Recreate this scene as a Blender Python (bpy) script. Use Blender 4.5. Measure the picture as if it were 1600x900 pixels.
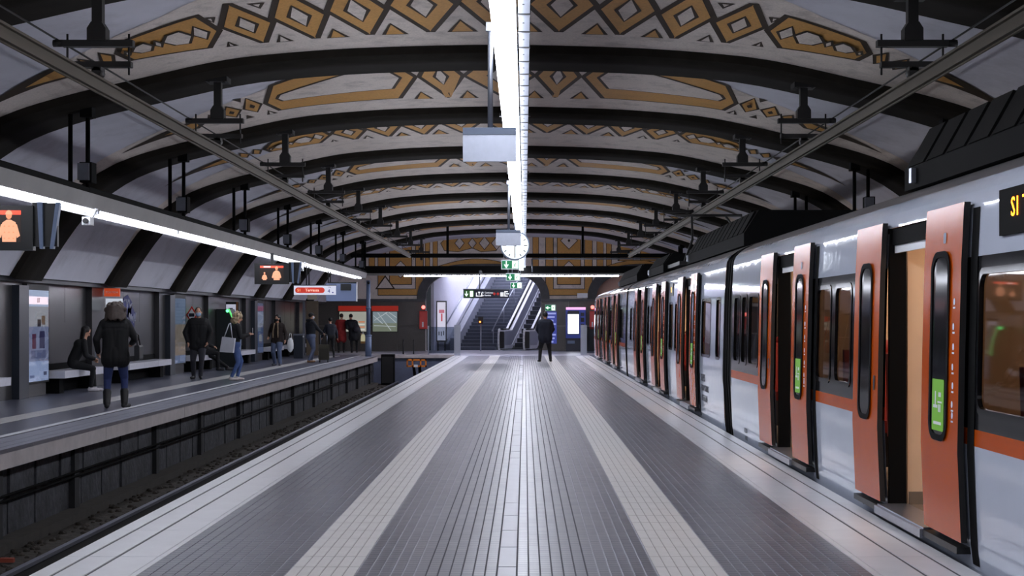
import bpy, bmesh, math, random
import numpy as np
from mathutils import Vector, Matrix
random.seed(7)
PI = math.pi
scene = bpy.context.scene
for o in list(bpy.data.objects):
    bpy.data.objects.remove(o)
col = scene.collection

# ------------------------------------------------------------------ camera, world, exposure
CAMH = 1.55
FPX = 2300.0
cd = bpy.data.cameras.new('camera')
cd.sensor_width = 36.0
cd.lens = 36.0 * FPX / 1600.0
cd.shift_x = -20 / 1600.0
cd.shift_y = 48 / 1600.0
cd.clip_end = 300
cam = bpy.data.objects.new('camera', cd)
cam.location = (0, 0, CAMH)
cam.rotation_euler = (PI / 2, 0, 0)
col.objects.link(cam)
scene.camera = cam
w = bpy.data.worlds.new('world')
scene.world = w
w.use_nodes = True
w.node_tree.nodes['Background'].inputs[0].default_value = (0.6, 0.65, 0.8, 1)
w.node_tree.nodes['Background'].inputs[1].default_value = 0.02
scene.view_settings.view_transform = 'Standard'
scene.view_settings.look = 'None'
scene.view_settings.gamma = 1
scene.view_settings.exposure = 1.22
scene.view_settings.use_curve_mapping = False
# strengths of the fluorescent fixtures (their emission sits in their builders)
L_CENTRE, L_SIDE, L_CROSS, L_STAIR, L_TRAIN = 10.5, 12.5, 45.0, 20.0, 3.2

# ------------------------------------------------------------------ materials
def s2l(c):
    return tuple((v / 255 / 12.92) if v / 255 <= 0.04045 else ((v / 255 + 0.055) / 1.055) ** 2.4 for v in c)

MATS = {}
def mat(name, rgb, rough=0.6, metal=0.0, noise=0.0, nscale=6.0, bump=0.0, bscale=30.0, emit=0.0, emit_rgb=None, spec=0.5,
        dirt=0.0, dscale=1.2, dirt_rgb=(25, 23, 20), coat=0.0, trans=0.0, alpha=1.0, stretch=(1, 1, 1)):
    if name in MATS:
        return MATS[name]
    m = bpy.data.materials.new(name)
    m.use_nodes = True
    nt = m.node_tree
    b = nt.nodes['Principled BSDF']
    c = s2l(rgb)
    b.inputs['Base Color'].default_value = (*c, 1)
    b.inputs['Roughness'].default_value = rough
    b.inputs['Metallic'].default_value = metal
    b.inputs['Specular IOR Level'].default_value = spec
    if coat:
        b.inputs['Coat Weight'].default_value = coat
        b.inputs['Coat Roughness'].default_value = 0.05
    if trans:
        b.inputs['Transmission Weight'].default_value = trans
    if alpha < 1:
        b.inputs['Alpha'].default_value = alpha
    if emit:
        b.inputs['Emission Color'].default_value = (*s2l(emit_rgb or rgb), 1)
        b.inputs['Emission Strength'].default_value = emit
    if noise or bump or dirt:
        tc = nt.nodes.new('ShaderNodeTexCoord')
        mp = nt.nodes.new('ShaderNodeMapping')
        mp.inputs['Scale'].default_value = stretch
        nt.links.new(tc.outputs['Object'], mp.inputs['Vector'])
    if noise or dirt:
        n = nt.nodes.new('ShaderNodeTexNoise')
        n.inputs['Scale'].default_value = nscale
        n.inputs['Detail'].default_value = 6
        nt.links.new(mp.outputs[0], n.inputs['Vector'])
        mr = nt.nodes.new('ShaderNodeMapRange')
        mr.inputs['From Min'].default_value = 0.25
        mr.inputs['From Max'].default_value = 0.75
        mr.inputs['To Min'].default_value = 1 - noise
        mr.inputs['To Max'].default_value = 1 + noise
        nt.links.new(n.outputs['Fac'], mr.inputs['Value'])
        mx = nt.nodes.new('ShaderNodeMix')
        mx.data_type = 'RGBA'
        mx.blend_type = 'MULTIPLY'
        mx.inputs[0].default_value = 1
        mx.inputs[6].default_value = (*c, 1)
        nt.links.new(mr.outputs[0], mx.inputs[7])
        last = mx.outputs[2]
        if dirt:
            n2 = nt.nodes.new('ShaderNodeTexNoise')
            n2.inputs['Scale'].default_value = dscale
            n2.inputs['Detail'].default_value = 8
            n2.inputs['Roughness'].default_value = 0.7
            nt.links.new(mp.outputs[0], n2.inputs['Vector'])
            m2 = nt.nodes.new('ShaderNodeMapRange')
            m2.inputs['From Min'].default_value = 0.5
            m2.inputs['From Max'].default_value = 0.75
            m2.inputs['To Min'].default_value = 0
            m2.inputs['To Max'].default_value = dirt
            nt.links.new(n2.outputs['Fac'], m2.inputs['Value'])
            mx2 = nt.nodes.new('ShaderNodeMix')
            mx2.data_type = 'RGBA'
            nt.links.new(m2.outputs[0], mx2.inputs[0])
            nt.links.new(last, mx2.inputs[6])
            mx2.inputs[7].default_value = (*s2l(dirt_rgb), 1)
            last = mx2.outputs[2]
        nt.links.new(last, b.inputs['Base Color'])
    if bump:
        n3 = nt.nodes.new('ShaderNodeTexNoise')
        n3.inputs['Scale'].default_value = bscale
        n3.inputs['Detail'].default_value = 4
        nt.links.new(mp.outputs[0], n3.inputs['Vector'])
        bp = nt.nodes.new('ShaderNodeBump')
        bp.inputs['Strength'].default_value = 1
        bp.inputs['Distance'].default_value = bump
        nt.links.new(n3.outputs['Fac'], bp.inputs['Height'])
        nt.links.new(bp.outputs[0], b.inputs['Normal'])
    MATS[name] = m
    return m

M = {}
M['plaster'] = mat('plaster', (212, 212, 222), 0.85, noise=0.06, nscale=1.5, dirt=0.45, dscale=0.7, dirt_rgb=(120, 116, 122))
M['rib'] = mat('rib_concrete', (38, 35, 31), 0.9, spec=0.12, noise=0.25, nscale=3, bump=0.004, bscale=20)
M['mosaic'] = mat('mosaic_white', (222, 211, 202), 0.7, noise=0.14, nscale=35, dirt=0.5, dscale=2.5, dirt_rgb=(95, 88, 84))
M['gold'] = mat('mosaic_gold', (206, 154, 82), 0.6, noise=0.16, nscale=28, dirt=0.25, dscale=1.5, dirt_rgb=(120, 90, 50))
M['brown'] = mat('mosaic_brown', (50, 36, 18), 0.7, noise=0.2, nscale=30)
M['dark'] = mat('dark_steel', (38, 37, 37), 0.55, metal=0.3, noise=0.15)
M['black'] = mat('black_paint', (16, 16, 18), 0.4)
M['blackmat'] = mat('black_matt', (9, 9, 10), 0.85, spec=0.15)
M['steel'] = mat('brushed_steel', (168, 172, 184), 0.32, metal=0.9, noise=0.06, nscale=20)
M['galv'] = mat('galvanised', (120, 124, 134), 0.45, metal=0.6, noise=0.1)
M['conductor'] = mat('conductor_rail', (84, 77, 66), 0.55, metal=0.3, noise=0.2, nscale=3, stretch=(1, .1, 1))
M['granite'] = mat('dark_granite', (50, 49, 51), 0.28, noise=0.3, nscale=40, dirt=0.2, dscale=3)
M['granite2'] = mat('dark_granite_pillar', (40, 46, 56), 0.35, noise=0.2, nscale=40)
M['benchw'] = mat('bench_stone', (205, 205, 215), 0.45, noise=0.05, nscale=12)
M['edge'] = mat('edge_stone', (206, 206, 210), 0.33, noise=0.05, nscale=4, dirt=0.25, dscale=1.6, dirt_rgb=(150, 148, 152))
M['groove'] = mat('edge_groove', (74, 74, 80), 0.7, noise=0.1)
M['tactile'] = mat('tactile_stone', (198, 196, 195), 0.4, noise=0.06, nscale=9, dirt=0.2, dscale=2, dirt_rgb=(140, 138, 138))
M['centreslab'] = mat('centre_slab', (150, 152, 164), 0.38, noise=0.04, nscale=5)
M['grout'] = mat('grout', (162, 162, 172), 0.6, noise=0.15)
M['coping'] = mat('coping_concrete', (172, 166, 166), 0.7, noise=0.1, nscale=5, dirt=0.35, dscale=1.5, dirt_rgb=(110, 104, 100))
M['trackwall'] = mat('track_wall', (44, 45, 50), 0.8, noise=0.5, nscale=4, bump=0.03, bscale=6, dirt=0.5, dscale=2.4, dirt_rgb=(92, 92, 98))
M['ballast'] = mat('ballast', (44, 38, 32), 0.95, noise=0.5, nscale=9, bump=0.05, bscale=14)
M['rail'] = mat('rail_steel', (140, 142, 156), 0.3, metal=0.8, noise=0.15, nscale=2)
M['conc'] = mat('pit_concrete', (92, 98, 118), 0.8, noise=0.15, nscale=3)
M['concourse'] = mat('concourse_floor', (176, 176, 188), 0.35, noise=0.06, nscale=3)
M['bluegrey'] = mat('bluegrey_paint', (104, 120, 150), 0.4, noise=0.06)
M['trough'] = mat('trough_grey', (142, 140, 138), 0.6, noise=0.1, nscale=2)
M['white'] = mat('white_paint', (226, 228, 232), 0.4)
M['wallwhite'] = mat('stairwell_white', (214, 214, 226), 0.7, noise=0.03)
M['trainw'] = mat('train_white', (184, 190, 204), 0.06, noise=0.03, nscale=1.0, bump=0.0022, bscale=3.0)
M['traingrey'] = mat('train_roof', (104, 102, 105), 0.35, metal=0.2, noise=0.08, nscale=2, bump=0.004, bscale=2, stretch=(1, .3, 1))
M['orange'] = mat('train_orange', (178, 72, 2), 0.22, noise=0.05, nscale=3, bump=0.003, bscale=2.5, spec=0.12)
M['glossblack'] = mat('gloss_black', (13, 14, 17), 0.1, spec=0.3)
M['rubber'] = mat('rubber', (18, 18, 19), 0.6)
M['cream'] = mat('train_cream', (226, 196, 164), 0.5, noise=0.03)
M['floorin'] = mat('train_floor', (120, 108, 96), 0.5, noise=0.1)
M['seat'] = mat('seat_red', (150, 40, 32), 0.6)
M['red'] = mat('red_paint', (205, 44, 36), 0.4)
M['redhead'] = mat('red_header', (214, 62, 40), 0.5)
M['blue'] = mat('machine_blue', (62, 84, 190), 0.4)
M['darkblue'] = mat('dark_blue_panel', (24, 28, 48), 0.4)
M['skin'] = mat('skin', (198, 150, 124), 0.55)
M['skin_dark'] = mat('skin_dark', (120, 84, 66), 0.55)
M['glass'] = None
def glass(name, rgb, alpha, rough=0.03):
    m = bpy.data.materials.new(name)
    m.use_nodes = True
    nt = m.node_tree
    nt.nodes.remove(nt.nodes['Principled BSDF'])
    out = [n for n in nt.nodes if n.type == 'OUTPUT_MATERIAL'][0]
    tr = nt.nodes.new('ShaderNodeBsdfTransparent')
    tr.inputs[0].default_value = (*s2l(rgb), 1)
    gl = nt.nodes.new('ShaderNodeBsdfGlossy')
    gl.inputs['Roughness'].default_value = rough
    fr = nt.nodes.new('ShaderNodeFresnel')
    fr.inputs[0].default_value = 1.5
    fr.inputs[0].default_value = 1.45
    gm = nt.nodes.new('ShaderNodeNewGeometry')
    inv = nt.nodes.new('ShaderNodeMath'); inv.operation = 'SUBTRACT'; inv.inputs[0].default_value = 1
    nt.links.new(gm.outputs['Backfacing'], inv.inputs[1])
    ml = nt.nodes.new('ShaderNodeMath'); ml.operation = 'MULTIPLY'
    nt.links.new(fr.outputs[0], ml.inputs[0]); nt.links.new(inv.outputs[0], ml.inputs[1])
    ad = nt.nodes.new('ShaderNodeMath')
    ad.operation = 'MULTIPLY_ADD'
    ad.inputs[1].default_value = 0.9
    ad.inputs[2].default_value = alpha
    nt.links.new(ml.outputs[0], ad.inputs[0])
    mx = nt.nodes.new('ShaderNodeMixShader')
    nt.links.new(ad.outputs[0], mx.inputs[0])
    nt.links.new(tr.outputs[0], mx.inputs[1])
    nt.links.new(gl.outputs[0], mx.inputs[2])
    nt.links.new(mx.outputs[0], out.inputs['Surface'])
    return m
M['glass'] = glass('window_glass', (118, 112, 104), 0.06)
M['clearglass'] = glass('clear_glass', (205, 212, 220), 0.04)
def emis(name, rgb, s):
    m = bpy.data.materials.new(name)
    m.use_nodes = True
    b = m.node_tree.nodes['Principled BSDF']
    b.inputs['Base Color'].default_value = (*s2l(rgb), 1)
    b.inputs['Emission Color'].default_value = (*s2l(rgb), 1)
    b.inputs['Emission Strength'].default_value = s
    return m
M['lamp_c'] = emis('lamp_centre', (238, 243, 255), L_CENTRE)
M['lamp_s'] = emis('lamp_side', (236, 241, 255), L_SIDE)
M['lamp_x'] = emis('lamp_cross', (240, 238, 255), L_CROSS)
M['lamp_st'] = emis('lamp_stair', (236, 236, 255), L_STAIR)
M['lamp_t'] = emis('lamp_train', (255, 230, 204), L_TRAIN)

# setts: dark small square stones; joints across the strips are fine relief and colour
def sett_mat():
    m = bpy.data.materials.new('grey_setts')
    m.use_nodes = True
    nt = m.node_tree
    b = nt.nodes['Principled BSDF']
    g = nt.nodes.new('ShaderNodeNewGeometry')
    sep = nt.nodes.new('ShaderNodeSeparateXYZ')
    nt.links.new(g.outputs['Position'], sep.inputs[0])
    dv = nt.nodes.new('ShaderNodeMath'); dv.operation = 'DIVIDE'; dv.inputs[1].default_value = 0.081
    nt.links.new(sep.outputs['Y'], dv.inputs[0])
    fr = nt.nodes.new('ShaderNodeMath'); fr.operation = 'FRACT'
    nt.links.new(dv.outputs[0], fr.inputs[0])
    lt = nt.nodes.new('ShaderNodeMath'); lt.operation = 'LESS_THAN'; lt.inputs[1].default_value = 0.17
    nt.links.new(fr.outputs[0], lt.inputs[0])
    fl = nt.nodes.new('ShaderNodeMath'); fl.operation = 'FLOOR'
    nt.links.new(dv.outputs[0], fl.inputs[0])
    oi = nt.nodes.new('ShaderNodeObjectInfo')
    cb = nt.nodes.new('ShaderNodeCombineXYZ')
    nt.links.new(oi.outputs['Random'], cb.inputs[0]); nt.links.new(fl.outputs[0], cb.inputs[1])
    wn = nt.nodes.new('ShaderNodeTexWhiteNoise'); wn.noise_dimensions = '2D'
    nt.links.new(cb.outputs[0], wn.inputs['Vector'])
    nz = nt.nodes.new('ShaderNodeTexNoise'); nz.inputs['Scale'].default_value = 0.8; nz.inputs['Detail'].default_value = 5
    nt.links.new(g.outputs['Position'], nz.inputs['Vector'])
    a = nt.nodes.new('ShaderNodeMath'); a.operation = 'MULTIPLY_ADD'; a.inputs[1].default_value = 0.16; a.inputs[2].default_value = 0.72
    nt.links.new(wn.outputs['Value'], a.inputs[0])
    a2 = nt.nodes.new('ShaderNodeMath'); a2.operation = 'MULTIPLY_ADD'; a2.inputs[1].default_value = 0.5
    nt.links.new(nz.outputs['Fac'], a2.inputs[0]); nt.links.new(a.outputs[0], a2.inputs[2])
    mx = nt.nodes.new('ShaderNodeMix'); mx.data_type = 'RGBA'; mx.blend_type = 'MULTIPLY'; mx.inputs[0].default_value = 1
    mx.inputs[6].default_value = (*s2l((86, 88, 97)), 1)
    nt.links.new(a2.outputs[0], mx.inputs[7])
    m3 = nt.nodes.new('ShaderNodeMix'); m3.data_type = 'RGBA'
    nt.links.new(lt.outputs[0], m3.inputs[0]); nt.links.new(mx.outputs[2], m3.inputs[6])
    m3.inputs[7].default_value = (*s2l((128, 129, 140)), 1)
    nt.links.new(m3.outputs[2], b.inputs['Base Color'])
    rr = nt.nodes.new('ShaderNodeMath'); rr.operation = 'MULTIPLY_ADD'; rr.inputs[1].default_value = 0.05; rr.inputs[2].default_value = 0.3
    nt.links.new(wn.outputs['Value'], rr.inputs[0]); nt.links.new(rr.outputs[0], b.inputs['Roughness'])
    sb = nt.nodes.new('ShaderNodeMath'); sb.operation = 'SUBTRACT'; sb.inputs[0].default_value = 1
    nt.links.new(lt.outputs[0], sb.inputs[1])
    bp = nt.nodes.new('ShaderNodeBump'); bp.inputs['Distance'].default_value = 0.0012; bp.inputs['Strength'].default_value = 0.5
    nt.links.new(sb.outputs[0], bp.inputs['Height']); nt.links.new(bp.outputs[0], b.inputs['Normal'])
    return m
M['setts'] = sett_mat()

# ------------------------------------------------------------------ mesh helpers
class MB:
    def __init__(s):
        s.v, s.f, s.m, s.sm = [], [], [], []
    def add(s, vs, fs, mi=0, smooth=False):
        o = len(s.v)
        s.v += [tuple(p) for p in vs]
        for f in fs:
            s.f.append(tuple(i + o for i in f)); s.m.append(mi); s.sm.append(smooth)
        return s
    def box(s, x0, x1, y0, y1, z0, z1, mi=0, R=None):
        vs = [(x, y, z) for z in (z0, z1) for y in (y0, y1) for x in (x0, x1)]
        if R is not None:
            vs = [tuple(R @ Vector(p)) for p in vs]
        return s.add(vs, [(0, 2, 3, 1), (4, 5, 7, 6), (0, 1, 5, 4), (2, 6, 7, 3), (0, 4, 6, 2), (1, 3, 7, 5)], mi)
    def cyl(s, a, b, r, n=10, mi=0, r2=None, smooth=True, caps=True):
        a, b = Vector(a), Vector(b)
        r2 = r if r2 is None else r2
        d = (b - a).normalized()
        u = d.cross(Vector((0, 0, 1)) if abs(d.z) < .9 else Vector((1, 0, 0))).normalized()
        t = d.cross(u)
        vs = []
        for c, rr in ((a, r), (b, r2)):
            for i in range(n):
                th = 2 * PI * i / n
                vs.append(c + (u * math.cos(th) + t * math.sin(th)) * rr)
        fs = [(i, (i + 1) % n, n + (i + 1) % n, n + i) for i in range(n)]
        s.add(vs, fs, mi, smooth)
        if caps:
            o = len(s.v) - 2 * n
            s.f.append(tuple(o + i for i in range(n))[::-1]); s.m.append(mi); s.sm.append(False)
            s.f.append(tuple(o + n + i for i in range(n))); s.m.append(mi); s.sm.append(False)
        return s
    def tube(s, pts, r, n=8, mi=0):
        for a, b in zip(pts[:-1], pts[1:]):
            s.cyl(a, b, r, n, mi)
        return s
    def prism(s, poly, ax, a0, a1, mi=0):
        # poly: list of 2D points; ax: 'x','y','z' extrude axis from a0 to a1
        n = len(poly)
        def P(p, a):
            return {'x': (a, p[0], p[1]), 'y': (p[0], a, p[1]), 'z': (p[0], p[1], a)}[ax]
        vs = [P(p, a0) for p in poly] + [P(p, a1) for p in poly]
        fs = [tuple(range(n)), tuple(range(2 * n - 1, n - 1, -1))] + [(i, n + i, n + (i + 1) % n, (i + 1) % n) for i in range(n)]
        return s.add(vs, fs, mi)
    def sphere(s, c, r, mi=0, nu=14, nv=9, R=None, noise=0.0):
        r = (r, r, r) if isinstance(r, (int, float)) else r
        vs, fs = [], []
        for j in range(nv + 1):
            ph = PI * j / nv
            for i in range(nu):
                th = 2 * PI * i / nu
                k = 1 + noise * (random.random() - .5)
                p = Vector((r[0] * math.sin(ph) * math.cos(th) * k, r[1] * math.sin(ph) * math.sin(th) * k, r[2] * math.cos(ph) * k))
                if R is not None:
                    p = R @ p
                vs.append(Vector(c) + p)
        for j in range(nv):
            for i in range(nu):
                fs.append((j * nu + i, (j + 1) * nu + i, (j + 1) * nu + (i + 1) % nu, j * nu + (i + 1) % nu))
        return s.add(vs, fs, mi, True)
    def mesh(s, name, mats):
        me = bpy.data.meshes.new(name)
        me.from_pydata(s.v, [], s.f)
        for m in mats:
            me.materials.append(m)
        me.polygons.foreach_set('material_index', s.m)
        me.polygons.foreach_set('use_smooth', s.sm)
        me.update()
        return me
    def obj(s, name, mats, parent=None, loc=None):
        mats = [M[x] if isinstance(x, str) else x for x in (mats if isinstance(mats, (list, tuple)) else [mats])]
        return link(name, s.mesh(name, mats), parent, loc)

def link(name, me, parent=None, loc=None, rot=None):
    o = bpy.data.objects.new(name, me)
    col.objects.link(o)
    if parent is not None:
        o.parent = parent
    if loc is not None:
        o.location = loc
    if rot is not None:
        o.rotation_euler = rot
    return o

def tag(o, label, cat, group=None, kind=None):
    o['label'] = label
    o['category'] = cat
    if group:
        o['group'] = group
    if kind:
        o['kind'] = kind
    return o

def struct(o, label=None):
    o['kind'] = 'structure'
    if label:
        o['label'] = label
    return o

def thing(name, label, cat, loc=(0, 0, 0), rz=0, group=None):
    o = bpy.data.objects.new(name, None)
    o.empty_display_size = 0.2
    col.objects.link(o)
    o.location = loc
    o.rotation_euler = (0, 0, rz)
    return tag(o, label, cat, group)

def text(body, size, material, parent, loc, rot=(PI / 2, 0, 0), name='lettering', align='CENTER', ext=0.002, sx=1.0):
    cu = bpy.data.curves.new('t', 'FONT')
    cu.body = body
    cu.size = size
    cu.extrude = ext
    cu.align_x = align
    cu.align_y = 'CENTER'
    cu.resolution_u = 2
    t = bpy.data.objects.new('t', cu)
    col.objects.link(t)
    bpy.context.view_layer.update()
    me = bpy.data.meshes.new_from_object(t.evaluated_get(bpy.context.evaluated_depsgraph_get()))
    bpy.data.objects.remove(t)
    me.materials.clear()
    me.materials.append(M[material] if isinstance(material, str) else material)
    o = link(name, me, parent, loc, rot)
    o.scale = (sx, 1, 1)
    return o

def rrect(w, h, r, n=5, cx=0, cy=0):
    pts = []
    for (sx, sy, a0) in ((1, -1, -90), (1, 1, 0), (-1, 1, 90), (-1, -1, 180)):
        for k in range(n + 1):
            a = math.radians(a0 + 90 * k / n)
            pts.append((cx + sx * (w / 2 - r) + r * math.cos(a), cy + sy * (h / 2 - r) + r * math.sin(a)))
    return pts

# ------------------------------------------------------------------ vault profile
VS, VC = .94, -.41
VU = [u * VS for u in (0, 1.72, 3.7, 5.75, 6.6, 7.63, 8.4, 8.82, 9.27, 9.75)]
VZ = [z * VS + CAMH for z in (4.20, 4.165, 4.03, 3.62, 3.42, 3.08, 2.6, 2.22, 1.62, .85)]
def _slopes(x, y):
    n = len(x); h = [x[i + 1] - x[i] for i in range(n - 1)]; d = [(y[i + 1] - y[i]) / h[i] for i in range(n - 1)]
    m = [0.0] * n; m[-1] = d[-1]
    for i in range(1, n - 1):
        w1, w2 = 2 * h[i] + h[i - 1], h[i] + 2 * h[i - 1]
        m[i] = (w1 + w2) / (w1 / d[i - 1] + w2 / d[i])
    return m
VM = _slopes(VU, VZ)
def zt(u):
    u = min(abs(u), VU[-1])
    i = max(k for k in range(len(VU) - 1) if VU[k] <= u + 1e-9)
    h = VU[i + 1] - VU[i]; s = (u - VU[i]) / h
    return (2*s**3-3*s*s+1)*VZ[i] + (s**3-2*s*s+s)*h*VM[i] + (-2*s**3+3*s*s)*VZ[i+1] + (s**3-s*s)*h*VM[i+1]
UGRID = [VU[-1] * math.sin(PI / 2 * k / 34) ** 0.9 for k in range(35)]
PROF = [(-u, zt(u)) for u in reversed(UGRID)] + [(u, zt(u)) for u in UGRID[1:]]
def offset_prof(d):
    out = []
    n = len(PROF)
    for i in range(n):
        a, b = PROF[max(i - 1, 0)], PROF[min(i + 1, n - 1)]
        tx, tz = b[0] - a[0], b[1] - a[1]
        l = math.hypot(tx, tz)
        out.append((PROF[i][0] + tz / l * d, PROF[i][1] - tx / l * d))
    return out
Y_BACK, Y_END = -14.0, 71.0
RIB_W, RIB_P = 1.52, 6.16
RIBS = [21.18 + RIB_P * k for k in range(-5, 8)]          # front faces

# ceiling
mb = MB()
n = len(PROF)
ys = [Y_BACK, Y_END]
vs = [(VC + p[0], y, p[1]) for y in ys for p in PROF]
mb.add(vs, [(i, i + 1, n + i + 1, n + i) for i in range(n - 1)], 0, True)
ceiling = struct(mb.obj('ceiling', 'plaster'), 'pale plaster barrel vault with mosaic bands over the station')
inner = offset_prof(0.12)
outer = offset_prof(-0.06)
mb = MB()
vs = []
for y in (0, RIB_W):
    vs += [(VC + p[0], y, p[1]) for p in inner] + [(VC + p[0], y, p[1]) for p in outer]
mb.add(vs, [(i, 2 * n + i, 2 * n + i + 1, i + 1) for i in range(n - 1)], 0, True)
mb.add([], [])
o0 = 0
for i in range(n - 1):
    mb.f.append((i, i + 1, n + i + 1, n + i)); mb.m.append(0); mb.sm.append(False)
    mb.f.append((2 * n + i, 3 * n + i, 3 * n + i + 1, 2 * n + i + 1)); mb.m.append(0); mb.sm.append(False)
rib_me = mb.mesh('rib', [M['rib']])
for y in RIBS:
    link('rib', rib_me, ceiling, (0, y, 0))

# ---- mosaic inlays on the vault, in (u across, v = distance in front of the far rib)
def clip_half(poly, ax, val, keep_less):
    out = []
    for i in range(len(poly)):
        a, b = poly[i], poly[(i + 1) % len(poly)]
        ia = (a[ax] <= val) == keep_less or a[ax] == val
        ib = (b[ax] <= val) == keep_less or b[ax] == val
        if ia:
            out.append(a)
        if ia != ib:
            t = (val - a[ax]) / (b[ax] - a[ax])
            out.append((a[0] + t * (b[0] - a[0]), a[1] + t * (b[1] - a[1])))
    return out
def inset(poly, d):
    n = len(poly)
    area = sum(poly[i][0] * poly[(i + 1) % n][1] - poly[(i + 1) % n][0] * poly[i][1] for i in range(n))
    sg = 1 if area > 0 else -1
    out = []
    for i in range(n):
        p0, p1, p2 = Vector(poly[i - 1]), Vector(poly[i]), Vector(poly[(i + 1) % n])
        e1, e2 = (p1 - p0).normalized(), (p2 - p1).normalized()
        n1, n2 = Vector((-e1.y, e1.x)) * sg, Vector((-e2.y, e2.x)) * sg
        k = n1 + n2
        den = max(0.25, 1 + n1.dot(n2))
        q = p1 + k * (d / den)
        out.append((q.x, q.y))
    return out
def vault_poly(mb, poly, off, mi, vmax=4.55):
    poly = clip_half(poly, 1, vmax, True)
    if len(poly) < 3:
        return
    u0, u1 = min(p[0] for p in poly), max(p[0] for p in poly)
    k = math.floor(u0 / .3) * .3
    while k < u1:
        q = clip_half(clip_half(poly, 0, k, False), 0, k + .3, True)
        if len(q) >= 3:
            vs = [(VC + p[0], -p[1], zt(p[0]) - off) for p in q]
            a = sum(q[i][0] * q[(i + 1) % len(q)][1] - q[(i + 1) % len(q)][0] * q[i][1] for i in range(len(q)))
            f = tuple(range(len(q)))
            mb.add(vs, [f if a > 0 else f[::-1]], mi, False)
        k += .3
def layered(name, layers):
    mb = MB()
    for i, (poly, mi) in enumerate(layers):
        vault_poly(mb, poly, .012 + .004 * i, mi)
    return mb.mesh(name, [M['mosaic'], M['gold'], M['brown']])
def mirror(poly):
    return [(-p[0], p[1]) for p in poly]
def diamond(u0, u1, v, vb, vt, flat=.06, inn=.36):
    c = (u0 + u1) / 2
    u0, u1, vb, vt = u0 - .035, u1 + .035, vb - .05, vt + .05
    P = [(u0, v), (c - flat, vb), (c + flat, vb), (u1, v), (c + flat, vt), (c - flat, vt)]
    hw, hd, hu = (u1 - u0) / 2 * inn * 1.15, (v - vb) * inn * 1.25, (vt - v) * inn * 1.25
    I = [(c - hw, v), (c, v - hd), (c + hw, v), (c, v + hu)]
    return [(P, 2), (inset(P, .085), 1), (I, 2), (inset(I, .055), 0)]
def tri(c, vb, wd, h, gold):
    wd, h = wd * 1.25, h * 1.1
    P = [(c - wd, vb), (c + wd, vb), (c, vb + h)]
    L = [(P, 2)]
    if wd > .08:
        L.append((inset(P, .05), 1 if gold else 0))
    return L
bandA = [(0, 0), (9.0, 0), (8.4, .25), (6.77, 1.04), (5.6, 1.96), (4.8, 2.63), (4.1, 3.1), (3.5, 3.7), (2.8, 4.3), (2.4, 4.55), (0, 4.55)]
def band_layers():
    mb = MB()
    for pl in (bandA, mirror(bandA)):
        # split the (not quite convex) outline into vertical slices
        for a, b in zip([0, 2.4, 2.8, 3.5, 4.1, 4.8, 5.6, 6.77, 8.4], [2.4, 2.8, 3.5, 4.1, 4.8, 5.6, 6.77, 8.4, 9.0]):
            top = {0: 4.55, 2.4: 4.55, 2.8: 4.3, 3.5: 3.7, 4.1: 3.1, 4.8: 2.63, 5.6: 1.96, 6.77: 1.04, 8.4: .25, 9.0: .02}
            sg = 1 if pl is bandA else -1
            vault_poly(mb, [(sg * a, 0), (sg * b, 0), (sg * b, top[b]), (sg * a, top[a])], .006, 0)
    return mb.mesh('mosaic_band', [M['mosaic']])
band_me = band_layers()
tail = [('mosaic_lozenge', [(5.0, 1.75), (5.13, 1.22), (5.27, 1.5), (5.13, 2.1)]),
        ('mosaic_lozenge', [(5.27, 1.6), (5.42, 1.12), (5.55, 1.45), (5.42, 2.02)])]
spear = [(5.55, 1.5), (5.78, 1.05), (6.2, 1.0), (7.3, .62), (6.3, 1.45), (5.75, 1.85)]
motA, motB = [], []
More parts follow.
